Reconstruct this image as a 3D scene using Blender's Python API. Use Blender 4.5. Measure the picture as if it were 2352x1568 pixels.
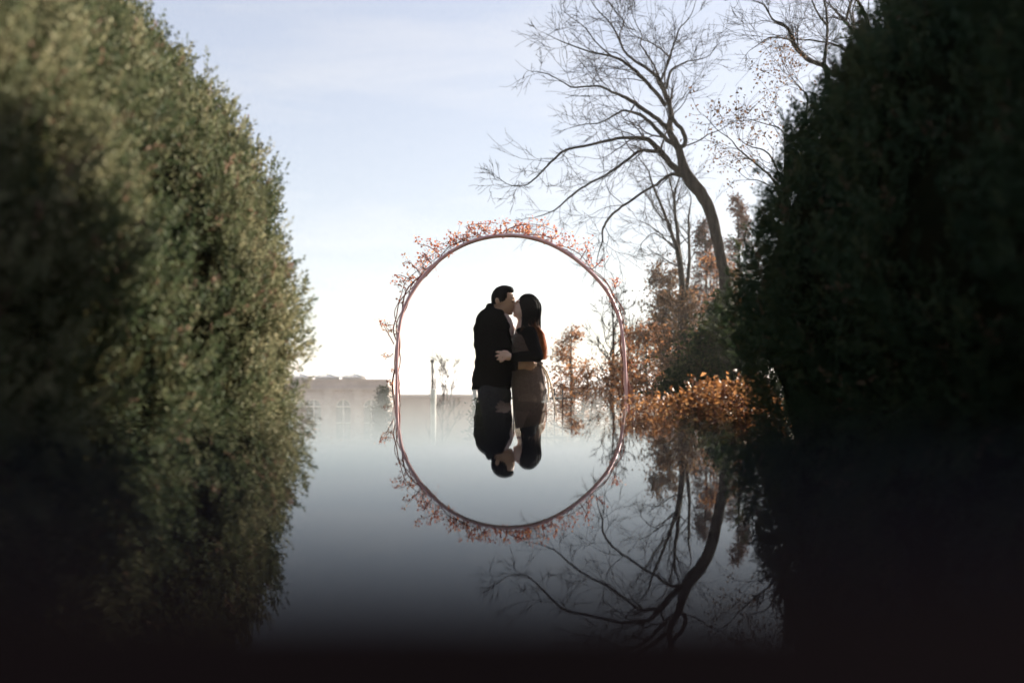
import bpy, math, random
import numpy as np
from mathutils import Vector

R = math.radians
scene = bpy.context.scene
for o in list(bpy.data.objects):
    bpy.data.objects.remove(o)

# ------------------------------------------------------------------ camera
F = 2287.0                    # focal length in pixels of a 2352 px wide frame
CAM_Z = 0.98                  # lens height over the lower lawn
HZ = 872.0                    # horizon row
MIRROR_Z = CAM_Z - 0.0145      # the lens rests just above the added mirror sheet

cam_data = bpy.data.cameras.new('camera')
cam = bpy.data.objects.new('camera', cam_data)
scene.collection.objects.link(cam)
cam.location = (0, 0, CAM_Z)
cam.rotation_euler = (R(90), 0, 0)
cam_data.lens = 35
cam_data.sensor_width = 36
cam_data.shift_y = (HZ - 784.0) / 2352.0
cam_data.clip_start = 0.005
cam_data.clip_end = 20000
cam_data.dof.use_dof = True
cam_data.dof.focus_distance = 10.5
cam_data.dof.aperture_fstop = 1.4
scene.camera = cam

# ------------------------------------------------------------------ sky, sun, exposure
SUN_AZ = R(50)                # to the right of the view direction (+Y)
SUN_EL = R(20)
world = bpy.data.worlds.new('World')
scene.world = world
world.use_nodes = True
wn, wl = world.node_tree.nodes, world.node_tree.links
wn.clear()
w_out = wn.new('ShaderNodeOutputWorld')
w_bg = wn.new('ShaderNodeBackground')
w_bg.inputs['Strength'].default_value = 0.100
sky = wn.new('ShaderNodeTexSky')
sky.sky_type = 'NISHITA'
sky.sun_disc = False
sky.sun_elevation = SUN_EL
sky.sun_rotation = SUN_AZ
sky.altitude = 100
sky.air_density = 1.0
sky.dust_density = 0.7
sky.ozone_density = 1.6
# thin high veil of cloud with faint wisps
hsv = wn.new('ShaderNodeHueSaturation')
hsv.inputs['Saturation'].default_value = 0.86
hsv.inputs['Hue'].default_value = 0.518
tc = wn.new('ShaderNodeTexCoord')
mp = wn.new('ShaderNodeMapping')
mp.inputs['Scale'].default_value = (1.5, 1.5, 9.0)
nz = wn.new('ShaderNodeTexNoise')
nz.inputs['Scale'].default_value = 2.2
nz.inputs['Detail'].default_value = 7
nz.inputs['Roughness'].default_value = 0.55
nz.inputs['Distortion'].default_value = 0.4
rmp = wn.new('ShaderNodeMapRange')
rmp.inputs['From Min'].default_value = 0.50
rmp.inputs['From Max'].default_value = 0.80
rmp.inputs['To Min'].default_value = 0.0
rmp.inputs['To Max'].default_value = 0.40
whi = wn.new('ShaderNodeHueSaturation')
whi.inputs['Saturation'].default_value = 0.12
whi.inputs['Value'].default_value = 1.25
cmix = wn.new('ShaderNodeMix')
cmix.data_type = 'RGBA'
wl.new(tc.outputs['Generated'], mp.inputs['Vector'])
wl.new(mp.outputs['Vector'], nz.inputs['Vector'])
wl.new(nz.outputs['Fac'], rmp.inputs['Value'])
wl.new(rmp.outputs['Result'], cmix.inputs['Factor'])
wl.new(sky.outputs['Color'], hsv.inputs['Color'])
wl.new(sky.outputs['Color'], whi.inputs['Color'])
wl.new(hsv.outputs['Color'], cmix.inputs['A'])
wl.new(whi.outputs['Color'], cmix.inputs['B'])
gam = wn.new('ShaderNodeGamma')          # the veil evens out the sky's brightness
gam.inputs['Gamma'].default_value = 0.5
wl.new(cmix.outputs['Result'], gam.inputs['Color'])
wl.new(gam.outputs['Color'], w_bg.inputs['Color'])
wl.new(w_bg.outputs['Background'], w_out.inputs['Surface'])

sun_data = bpy.data.lights.new('sun', 'SUN')
sun_data.energy = 5.0
sun_data.angle = R(0.53)
sun_data.color = (1.0, 0.90, 0.76)
sun = bpy.data.objects.new('sun', sun_data)
scene.collection.objects.link(sun)
sdir = Vector((math.sin(SUN_AZ) * math.cos(SUN_EL), math.cos(SUN_AZ) * math.cos(SUN_EL), math.sin(SUN_EL)))
sun.rotation_euler = sdir.to_track_quat('Z', 'Y').to_euler()
sun.location = sdir * 30

scene.view_settings.view_transform = 'Standard'
scene.view_settings.look = 'None'
scene.view_settings.gamma = 1
scene.view_settings.use_curve_mapping = False
scene.view_settings.exposure = 2.0
scene.render.engine = 'CYCLES'
cy = scene.cycles
cy.use_denoising = True
try:
    cy.denoiser = 'OPENIMAGEDENOISE'
except Exception:
    pass
cy.denoising_prefilter = 'ACCURATE'
cy.denoising_input_passes = 'RGB_ALBEDO'
cy.max_bounces = 6
cy.diffuse_bounces = 3
cy.glossy_bounces = 4
cy.transmission_bounces = 4
cy.transparent_max_bounces = 8
cy.caustics_reflective = False
cy.caustics_refractive = False
cy.sample_clamp_indirect = 6

# ------------------------------------------------------------------ helpers
C = scene.collection


def P(px, py, Y):
    """a point at distance Y that the photograph shows at (px, py)"""
    return np.array([(px - 1176.0) / F * Y, Y, CAM_Z + (HZ - py) / F * Y])


def mesh_np(name, V, faces, mat=None, parent=None, smooth=False, tint=None):
    """faces: list of int arrays of shape (n, k)"""
    me = bpy.data.meshes.new(name)
    V = np.asarray(V, dtype=np.float32)
    me.vertices.add(len(V))
    me.vertices.foreach_set('co', V.ravel())
    idx, starts, off = [], [], 0
    for f in faces:
        f = np.asarray(f, dtype=np.int32)
        if f.size == 0:
            continue
        n, k = f.shape
        idx.append(f.ravel())
        starts.append(off + np.arange(n, dtype=np.int32) * k)
        off += n * k
    idx = np.concatenate(idx)
    starts = np.concatenate(starts)
    me.loops.add(len(idx))
    me.loops.foreach_set('vertex_index', idx)
    me.polygons.add(len(starts))
    me.polygons.foreach_set('loop_start', starts)
    me.polygons.foreach_set('use_smooth', np.full(len(starts), bool(smooth)))
    if tint is not None:
        a = me.attributes.new('tint', 'FLOAT', 'POINT')
        a.data.foreach_set('value', np.asarray(tint, dtype=np.float32))
    me.update(calc_edges=True)
    if mat is not None:
        me.materials.append(mat)
    o = bpy.data.objects.new(name, me)
    C.objects.link(o)
    if parent is not None:
        o.parent = parent
    return o


def thing(name, label, cat, loc=(0, 0, 0), group=None):
    o = bpy.data.objects.new(name, None)
    o.empty_display_size = 0.2
    C.objects.link(o)
    o['label'] = label
    o['category'] = cat
    if group:
        o['group'] = group
    return o


def tag(o, label=None, cat=None, group=None, kind=None):
    for k, v in (('label', label), ('category', cat), ('group', group), ('kind', kind)):
        if v:
            o[k] = v
    return o


class MB:
    """collects boxes and prisms into one mesh"""

    def __init__(s):
        s.v, s.q, s.t, s.n = [], [], [], 0

    def add(s, v, q=(), t=()):
        v = np.asarray(v, float)
        for f in q:
            s.q.append([i + s.n for i in f])
        for f in t:
            s.t.append([i + s.n for i in f])
        s.v.append(v)
        s.n += len(v)

    def box(s, x0, x1, y0, y1, z0, z1):
        s.add([(x0, y0, z0), (x1, y0, z0), (x1, y1, z0), (x0, y1, z0), (x0, y0, z1), (x1, y0, z1), (x1, y1, z1), (x0, y1, z1)],
              [(3, 2, 1, 0), (4, 5, 6, 7), (0, 1, 5, 4), (1, 2, 6, 5), (2, 3, 7, 6), (3, 0, 4, 7)])

    def bevel_box(s, x0, x1, y0, y1, z0, z1, b):
        v, q = [], []
        for z, i in ((z0, b), (z0 + b, 0), (z1 - b, 0), (z1, b)):
            for x, y in ((x0 + i, y0 + i), (x1 - i, y0 + i), (x1 - i, y1 - i), (x0 + i, y1 - i)):
                v.append((x, y, z))
        q.append((3, 2, 1, 0))
        for k in range(3):
            for j in range(4):
                q.append((k * 4 + j, k * 4 + (j + 1) % 4, k * 4 + 4 + (j + 1) % 4, k * 4 + 4 + j))
        q.append((12, 13, 14, 15))
        s.add(v, q)

    def bar(s, a, b, w, h=None):
        a, b = np.asarray(a, float), np.asarray(b, float)
        h = h or w
        t = b - a
        t /= np.linalg.norm(t)
        ref = np.array([0, 0, 1.0]) if abs(t[2]) < .9 else np.array([0, 1.0, 0])
        u = np.cross(t, ref); u /= np.linalg.norm(u)
        n = np.cross(u, t)
        v = [p + u * sx * w / 2 + n * sz * h / 2 for p in (a, b) for sx, sz in ((-1, -1), (1, -1), (1, 1), (-1, 1))]
        s.add(v, [(0, 1, 2, 3), (7, 6, 5, 4), (0, 4, 5, 1), (1, 5, 6, 2), (2, 6, 7, 3), (3, 7, 4, 0)])

    def build(s, name, mat, parent=None, smooth=False):
        return mesh_np(name, np.concatenate(s.v), [np.array(s.q, np.int32).reshape(-1, 4), np.array(s.t, np.int32).reshape(-1, 3)], mat, parent, smooth)


class Tubes:
    def __init__(s):
        s.v, s.f, s.t, s.n = [], [], [], 0
        s.cache = {}

    def add(s, pts, rad, sides=5, tint=0.5, tints=None, cap=False):
        pts = np.asarray(pts, float)
        n = len(pts)
        rad = np.broadcast_to(np.asarray(rad, float), (n,))
        t = np.gradient(pts, axis=0)
        t /= np.linalg.norm(t, axis=1, keepdims=True) + 1e-9
        ref = np.zeros(3)
        ref[np.argmin(np.abs(t).mean(0))] = 1
        u = np.cross(t, ref)
        u /= np.linalg.norm(u, axis=1, keepdims=True) + 1e-9
        w = np.cross(t, u)
        a = np.arange(sides) * (2 * math.pi / sides)
        ring = pts[:, None, :] + rad[:, None, None] * (u[:, None, :] * np.cos(a)[None, :, None] + w[:, None, :] * np.sin(a)[None, :, None])
        s.v.append(ring.reshape(-1, 3))
        key = (n, sides)
        if key not in s.cache:
            i = np.arange(n - 1)[:, None] * sides
            j = np.arange(sides)[None, :]
            k = (np.arange(sides)[None, :] + 1) % sides
            s.cache[key] = np.stack([i + j, i + k, i + sides + k, i + sides + j], -1).reshape(-1, 4)
        s.f.append(s.cache[key] + s.n)
        if cap and sides == 4:
            s.f.append(np.array([[3, 2, 1, 0], [(n - 1) * 4, (n - 1) * 4 + 1, (n - 1) * 4 + 2, (n - 1) * 4 + 3]]) + s.n)
        if tints is None:
            s.t.append(np.full(n * sides, tint))
        else:
            s.t.append(np.repeat(np.asarray(tints, float), sides))
        s.n += n * sides

    def build(s, name, mat, parent=None, smooth=True):
        return mesh_np(name, np.concatenate(s.v), [np.concatenate(s.f)], mat, parent, smooth, np.concatenate(s.t))


def smooth_path(pts, n):
    """Catmull-Rom resampling of a polyline with any number of columns"""
    p = np.asarray(pts, float)
    p = np.vstack([2 * p[0] - p[1], p, 2 * p[-1] - p[-2]])
    m = len(p) - 3
    u = np.linspace(0, m - 1e-6, n)
    i = u.astype(int)
    f = (u - i)[:, None]
    a, b, c, d = p[i], p[i + 1], p[i + 2], p[i + 3]
    return .5 * (2 * b + (c - a) * f + (2 * a - 5 * b + 4 * c - d) * f ** 2 + (3 * b - a - 3 * c + d) * f ** 3)


def unit(v):
    v = np.asarray(v, float)
    return v / (np.linalg.norm(v, axis=-1, keepdims=True) + 1e-9)


def leaf_mesh(name, pos, size, rng, mat, parent=None, aspect=.55, up=0.0, axis=None, fold=.25, tint=None, kind=None):
    """one folded diamond (4 triangles) for each leaf"""
    n = len(pos)
    size = np.broadcast_to(size, (n,))
    a = unit(rng.normal(size=(n, 3)) + np.array([0, 0, up]) + (0 if axis is None else axis))
    b = unit(np.cross(a, rng.normal(size=(n, 3))))
    c = np.cross(a, b)
    s = size[:, None]
    w = aspect * s * .5
    V = np.stack([pos, pos + a * s * .45 + b * w + c * s * fold * .5, pos + a * s + c * s * fold * .2, pos + a * s * .45 - b * w + c * s * fold * .5, pos + a * s * .5], 1)
    i = np.arange(n)[:, None] * 5
    tri = np.concatenate([i + np.array([[0, 4, 1]]), i + np.array([[4, 2, 1]]), i + np.array([[0, 3, 4]]), i + np.array([[4, 3, 2]])])
    tt = rng.uniform(size=n) if tint is None else tint
    o = mesh_np(name, V.reshape(-1, 3), [tri], mat, parent, False, np.repeat(tt, 5))
    if kind:
        o['kind'] = kind
    return o


# ------------------------------------------------------------------ materials
def new_mat(name):
    m = bpy.data.materials.new(name)
    m.use_nodes = True
    nt = m.node_tree
    return m, nt, nt.nodes.get('Principled BSDF')


def noise_mat(name, c1, c2, scale=5.0, rough=.8, bump=0.0, detail=5, spec=.3, metal=0.0, stretch=(1, 1, 1), bump_scale=None, sheen=0.0):
    m, nt, b = new_mat(name)
    tc = nt.nodes.new('ShaderNodeTexCoord')
    mp = nt.nodes.new('ShaderNodeMapping')
    mp.inputs['Scale'].default_value = stretch
    n = nt.nodes.new('ShaderNodeTexNoise')
    n.inputs['Scale'].default_value = scale
    n.inputs['Detail'].default_value = detail
    r = nt.nodes.new('ShaderNodeValToRGB')
    r.color_ramp.elements[0].position = .3
    r.color_ramp.elements[1].position = .7
    r.color_ramp.elements[0].color = (*c1, 1)
    r.color_ramp.elements[1].color = (*c2, 1)
    nt.links.new(tc.outputs['Object'], mp.inputs['Vector'])
    nt.links.new(mp.outputs['Vector'], n.inputs['Vector'])
    nt.links.new(n.outputs['Fac'], r.inputs['Fac'])
    nt.links.new(r.outputs['Color'], b.inputs['Base Color'])
    b.inputs['Roughness'].default_value = rough
    b.inputs['Specular IOR Level'].default_value = spec
    b.inputs['Metallic'].default_value = metal
    if sheen:
        b.inputs['Sheen Weight'].default_value = sheen
    if bump:
        n2 = n
        if bump_scale:
            n2 = nt.nodes.new('ShaderNodeTexNoise')
            n2.inputs['Scale'].default_value = bump_scale
            n2.inputs['Detail'].default_value = 4
            nt.links.new(mp.outputs['Vector'], n2.inputs['Vector'])
        bp = nt.nodes.new('ShaderNodeBump')
        bp.inputs['Strength'].default_value = bump
        bp.inputs['Distance'].default_value = .02
        nt.links.new(n2.outputs['Fac'], bp.inputs['Height'])
        nt.links.new(bp.outputs['Normal'], b.inputs['Normal'])
    return m


def leaf_mat(name, stops, trans=.4, rough=.5, spec=.3):
    """leaf colour picked by each leaf's own tint, part of the light shining through"""
    m, nt, b = new_mat(name)
    at = nt.nodes.new('ShaderNodeAttribute')
    at.attribute_name = 'tint'
    r = nt.nodes.new('ShaderNodeValToRGB')
    els = r.color_ramp.elements
    while len(els) < len(stops):
        els.new(.5)
    for e, (p, c) in zip(els, stops):
        e.position = p
        e.color = (*c, 1)
    nt.links.new(at.outputs['Fac'], r.inputs['Fac'])
    nt.links.new(r.outputs['Color'], b.inputs['Base Color'])
    b.inputs['Roughness'].default_value = rough
    b.inputs['Specular IOR Level'].default_value = spec
    if trans:
        tr = nt.nodes.new('ShaderNodeBsdfTranslucent')
        mx = nt.nodes.new('ShaderNodeMixShader')
        mx.inputs['Fac'].default_value = trans
        out = nt.nodes.get('Material Output')
        nt.links.new(r.outputs['Color'], tr.inputs['Color'])
        nt.links.new(b.outputs['BSDF'], mx.inputs[1])
        nt.links.new(tr.outputs['BSDF'], mx.inputs[2])
        nt.links.new(mx.outputs['Shader'], out.inputs['Surface'])
    return m


M = {}
M['lawn'] = noise_mat('lawn', (.055, .07, .022), (.13, .12, .05), 1.3, .95, .6, 8, .1, bump_scale=60)
M['field'] = noise_mat('field', (.17, .14, .09), (.30, .25, .17), .02, .95, 0, 6, .1)
M['hill'] = noise_mat('hill', (.055, .05, .055), (.10, .09, .085), .01, 1, 0, 6, 0)
M['bark'] = noise_mat('bark', (.014, .011, .009), (.045, .034, .027), 9, .95, .8, 6, .03, stretch=(1, 1, .25))
M['bark_dark'] = noise_mat('bark_dark', (.022, .018, .015), (.06, .046, .036), 9, .95, .6, 6, .1, stretch=(1, 1, .3))
M['bark_pale'] = noise_mat('bark_pale', (.16, .12, .08), (.28, .22, .15), 9, .95, .3, 6, .1)
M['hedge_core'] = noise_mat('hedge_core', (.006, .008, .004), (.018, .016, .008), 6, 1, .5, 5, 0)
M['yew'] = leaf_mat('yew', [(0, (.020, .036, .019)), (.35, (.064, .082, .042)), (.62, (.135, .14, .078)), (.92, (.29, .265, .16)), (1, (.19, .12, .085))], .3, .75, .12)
M['yew_dark'] = leaf_mat('yew_dark', [(0, (.016, .034, .020)), (.6, (.042, .064, .032)), (.93, (.085, .09, .042)), (1, (.12, .075, .05))], .2, .75, .1)  # darker copy of the yew, shade put into the leaf colours
M['copper'] = leaf_mat('copper', [(0, (.05, .024, .012)), (.45, (.18, .076, .028)), (.85, (.36, .17, .065)), (1, (.48, .29, .14))], .42, .5, .22)
M['oak'] = leaf_mat('oak', [(0, (.08, .036, .018)), (.5, (.24, .095, .04)), (1, (.40, .20, .085))], .5, .7, .1)
M['sparse'] = leaf_mat('sparse', [(0, (.05, .03, .018)), (.6, (.12, .062, .03)), (1, (.17, .10, .05))], .4, .6, .2)
M['larch'] = leaf_mat('larch', [(0, (.07, .035, .024)), (1, (.17, .085, .055))], .25, .8, .05)
M['evergreen'] = leaf_mat('evergreen', [(0, (.010, .018, .010)), (.7, (.028, .04, .016)), (1, (.07, .075, .03))], .15, .75, .08)
M['vine'] = leaf_mat('vine', [(0, (.22, .065, .045)), (.6, (.42, .135, .08)), (1, (.58, .30, .14))], .5, .5, .3)
M['vine_stem'] = noise_mat('vine_stem', (.13, .045, .04), (.26, .10, .07), 30, .8, .3, 4, .2)
M['litter'] = leaf_mat('litter', [(0, (.06, .03, .014)), (.6, (.18, .085, .03)), (1, (.34, .20, .08))], .3, .6, .25)
M['grass'] = leaf_mat('grass', [(0, (.04, .06, .018)), (.6, (.09, .11, .03)), (1, (.24, .21, .08))], .35, .5, .3)
M['hoop'] = noise_mat('hoop', (.56, .32, .33), (.70, .46, .47), 14, .38, .1, 5, .5, .2)
M['stone'] = noise_mat('stone', (.38, .32, .29), (.47, .40, .37), .6, .9, .25, 8, .2, bump_scale=4)
M['stone_trim'] = noise_mat('stone_trim', (.42, .36, .33), (.50, .44, .40), .8, .9, .1, 6, .2)
M['brick_wall'] = noise_mat('brick_wall', (.36, .27, .23), (.44, .35, .30), .5, .95, .2, 8, .1)
M['white'] = noise_mat('white', (.72, .70, .66), (.82, .80, .77), 3, .6, .05, 5, .3)
M['post_grey'] = noise_mat('post_grey', (.03, .03, .03), (.06, .058, .055), 5, .6, .1, 4, .4)
M['glass'] = noise_mat('glass', (.16, .17, .17), (.22, .23, .23), 1, .12, 0, 2, .6)
M['basin'] = noise_mat('basin', (.014, .009, .008), (.026, .017, .015), 9, .95, .3, 6, 0)
M['basin_floor'] = noise_mat('basin_floor', (.004, .004, .004), (.008, .007, .006), 9, .95, 0, 4, 0)
# clothes, skin, hair
M['jacket'] = noise_mat('jacket', (.0028, .0026, .0028), (.0055, .005, .0052), 40, 1.0, .25, 4, .0)
M['trousers'] = noise_mat('trousers', (.020, .021, .025), (.032, .033, .038), 40, .9, .2, 4, .15)
M['shirt'] = noise_mat('shirt', (.40, .29, .25), (.50, .38, .33), 20, .8, .2, 4, .2)
M['lapel'] = noise_mat('lapel', (.15, .085, .075), (.22, .13, .11), 30, .8, .2, 4, .2)
M['shoe'] = noise_mat('shoe', (.010, .008, .007), (.022, .018, .015), 12, .4, .1, 4, .5)
M['dress'] = noise_mat('dress', (.080, .053, .041), (.125, .085, .066), 60, .92, .3, 4, .15, sheen=.15)
M['ribbon'] = noise_mat('ribbon', (.30, .22, .15), (.42, .31, .22), 20, .85, .2, 4, .2)
M['knit'] = noise_mat('knit', (.0028, .0026, .003), (.006, .0055, .006), 60, 1.0, .3, 4, .0)
M['skin_man'] = noise_mat('skin_man', (.33, .19, .115), (.42, .25, .155), 14, .5, .08, 4, .4)
M['skin_woman'] = noise_mat('skin_woman', (.48, .31, .235), (.57, .38, .30), 14, .5, .08, 4, .4)
for k in ('skin_man', 'skin_woman'):
    b = M[k].node_tree.nodes.get('Principled BSDF')
    b.inputs['Subsurface Weight'].default_value = .15
    b.inputs['Subsurface Radius'].default_value = (.012, .005, .003)
M['lip'] = noise_mat('lip', (.30, .10, .085), (.38, .14, .12), 30, .4, 0, 3, .4)
M['hair_black'] = noise_mat('hair_black', (.004, .0035, .0035), (.012, .009, .008), 30, .7, .7, 5, .04, stretch=(6, 6, .5))
M['gold'] = noise_mat('gold', (.7, .5, .22), (.8, .6, .3), 10, .25, 0, 2, .5, 1.0)


def strand_mat():
    """black hair that turns auburn towards its dyed ends (tint runs along each strand)"""
    m, nt, b = new_mat('hair_strand')
    at = nt.nodes.new('ShaderNodeAttribute')
    at.attribute_name = 'tint'
    r = nt.nodes.new('ShaderNodeValToRGB')
    r.color_ramp.elements[0].position = .42
    r.color_ramp.elements[0].color = (.008, .006, .006, 1)
    r.color_ramp.elements[1].position = .72
    r.color_ramp.elements[1].color = (.46, .16, .05, 1)  # sunlight through the hair ends, put into the colour
    nt.links.new(at.outputs['Fac'], r.inputs['Fac'])
    nt.links.new(r.outputs['Color'], b.inputs['Base Color'])
    b.inputs['Roughness'].default_value = .6
    b.inputs['Specular IOR Level'].default_value = .07
    tr = nt.nodes.new('ShaderNodeBsdfTranslucent')
    mx = nt.nodes.new('ShaderNodeMixShader')
    mx.inputs['Fac'].default_value = .55
    nt.links.new(r.outputs['Color'], tr.inputs['Color'])
    nt.links.new(b.outputs['BSDF'], mx.inputs[1])
    nt.links.new(tr.outputs['BSDF'], mx.inputs[2])
    nt.links.new(mx.outputs['Shader'], nt.nodes.get('Material Output').inputs['Surface'])
    return m


M['hair_strand'] = strand_mat()


def mirror_mat():
    """still dark water: a faintly blue mirror that strengthens towards grazing view"""
    m, nt, b = new_mat('water')
    b.inputs['Base Color'].default_value = (.008, .011, .016, 1)
    b.inputs['Roughness'].default_value = 1.0
    b.inputs['Specular IOR Level'].default_value = 0
    g = nt.nodes.new('ShaderNodeBsdfGlossy')
    g.inputs['Color'].default_value = (.93, .965, 1.0, 1)
    g.inputs['Roughness'].default_value = .018
    fr = nt.nodes.new('ShaderNodeFresnel')
    fr.inputs['IOR'].default_value = 1.45
    mx = nt.nodes.new('ShaderNodeMixShader')
    nt.links.new(fr.outputs['Fac'], mx.inputs['Fac'])
    nt.links.new(b.outputs['BSDF'], mx.inputs[1])
    nt.links.new(g.outputs['BSDF'], mx.inputs[2])
    nt.links.new(mx.outputs['Shader'], nt.nodes.get('Material Output').inputs['Surface'])
    return m


M['water'] = mirror_mat()

# ------------------------------------------------------------------ terrain


def sstep(a, b, x):
    t = np.clip((x - a) / (b - a), 0, 1)
    return t * t * (3 - 2 * t)


def tz(x, y):
    x, y = np.asarray(x, float), np.asarray(y, float)
    z = -9.0 * sstep(11, 75, y) - 3.0 * sstep(75, 220, y) - 30 * sstep(220, 900, y)
    z = z + .25 * np.sin(x * .11 + 1.3) * sstep(18, 50, y) + .05 * np.sin(x * .7) * np.sin(y * .6) * sstep(10, 16, y)
    return z


def terrain():
    ys = np.concatenate([np.arange(-12, 16, 1.0), np.arange(16, 80, 2.0), np.arange(80, 240, 10), np.arange(240, 1000, 40), np.array([1000, 1500, 2200, 3200, 5000, 8000])])
    xs = np.concatenate([-np.array([6000, 3500, 2000, 1200, 700, 400, 250, 150, 100, 70]), np.arange(-50, 50.1, 2.0), np.array([70, 100, 150, 250, 400, 700, 1200, 2000, 3500, 6000])])
    X, Y = np.meshgrid(xs, ys)
    Z = tz(X, Y)
    V = np.stack([X, Y, Z], -1).reshape(-1, 3)
    nx, ny = len(xs), len(ys)
    i = (np.arange(ny - 1)[:, None] * nx + np.arange(nx - 1)[None, :]).ravel()
    q = np.stack([i, i + 1, i + 1 + nx, i + nx], 1)
    o = mesh_np('ground', V, [q], M['lawn'], None, True)
    tag(o, kind='structure')
    o.data.materials.append(M['field'])
    cy_ = V[q].mean(1)[:, 1]
    o.data.polygons.foreach_set('material_index', (cy_ > 60).astype(np.int32))
    return o


terrain()


def hills(name, Y, py, amp, seed, thick=500):
    rng = np.random.default_rng(seed)
    xs = np.linspace(-2600, 2600, 161) * Y / 2500
    ph = rng.uniform(0, 6.28, 5)
    prof = sum(np.sin(xs / Y * f + p) * a for f, p, a in zip((4, 9, 17, 37, 80), ph, (1, .7, .45, .2, .1)))
    top = CAM_Z + (HZ - py) / F * Y + prof * amp
    rows = []
    for k, (dy, f) in enumerate(((-thick, 0), (-thick * .55, .45), (-thick * .2, .85), (0, 1), (thick * .5, .7), (thick, 0))):
        rows.append(np.stack([xs, np.full_like(xs, Y + dy) + 20 * np.sin(xs / 90 + k), -44 + (top + 44) * f], 1))
    V = np.concatenate(rows)
    n = len(xs)
    i = (np.arange(len(rows) - 1)[:, None] * n + np.arange(n - 1)[None, :]).ravel()
    o = mesh_np(name, V, [np.stack([i, i + 1, i + 1 + n, i + n], 1)], M['hill'], None, True)
    tag(o, kind='structure')


hills('hills', 2500, 886, 1.8, 3)
hills('far_hills', 4200, 883, 3.5, 8, 700)

# ------------------------------------------------------------------ added mirror sheet on a stand, for a mirror held at the lens
NEAR_E, FAR_E = .094, .375
mirror_stand = thing('raised_basin', 'dark stone basin wall holding still water across the foreground', 'basin')
mb = MB(); mb.box(-.98, .98, -.34, FAR_E, 0.0, MIRROR_Z - .03); mb.build('wall', M['basin'], mirror_stand)  # added support under the mirror sheet
mb = MB(); mb.box(-.98, .98, NEAR_E + .002, FAR_E, MIRROR_Z - .0285, MIRROR_Z - .006); mb.build('bed', M['basin_floor'], mirror_stand)
slab = None
for k in range(4):
    x0 = -.98 + k * .49
    if slab is None:
        mb = MB(); mb.bevel_box(0, .487, -.36, NEAR_E, MIRROR_Z - .0285, MIRROR_Z + .0008, .0006)
        slab = mb.build('coping_stone', M['basin'], mirror_stand)  # added dark near edge of the mirror
        slab.location.x = x0
    else:
        c = slab.copy(); C.objects.link(c); c.parent = mirror_stand; c.location.x = x0
mb = MB(); mb.box(-.98, .98, NEAR_E + .0015, FAR_E + .001, MIRROR_Z - .005, MIRROR_Z)
tag(mb.build('water', M['water']), kind='structure')

# ------------------------------------------------------------------ clipped hedges
rng = np.random.default_rng(11)
L_PROF = np.array([(0, 1.16), (.45, 1.10), (.733, 1.07), (.92, 1.09), (1.137, 1.07), (1.28, 1.03), (1.44, 1.065), (1.66, 1.13), (1.86, 1.175), (2.03, 1.24), (2.19, 1.35), (2.36, 1.48), (2.6, 1.655), (2.89, 1.905), (3.15, 2.2), (3.3, 2.55)])
R_PROF = np.array([(0, 1.26), (.45, 1.25), (.73, 1.22), (.96, 1.18), (1.137, 1.124), (1.31, 1.08), (1.487, 1.10), (1.66, 1.146), (1.92, 1.233), (2.14, 1.277), (2.32, 1.43), (2.62, 1.67), (2.8, 1.80), (3.05, 2.05), (3.3, 2.35), (3.55, 2.8)])


def hash_noise(p, seed=0):
    """smooth sum of sines used as a cheap 3-D clump field, about -1..1"""
    r = np.random.default_rng(seed)
    s = np.zeros(len(p))
    for f, a in ((2.2, .5), (5.1, .8), (9.5, .9), (17, .6)):
        for _ in range(3):
            k = unit(r.normal(size=3) * np.array([1, 1, .38])) * f
            s += a * np.sin(p @ k + r.uniform(0, 6.28)) / 3
    return s


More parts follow.
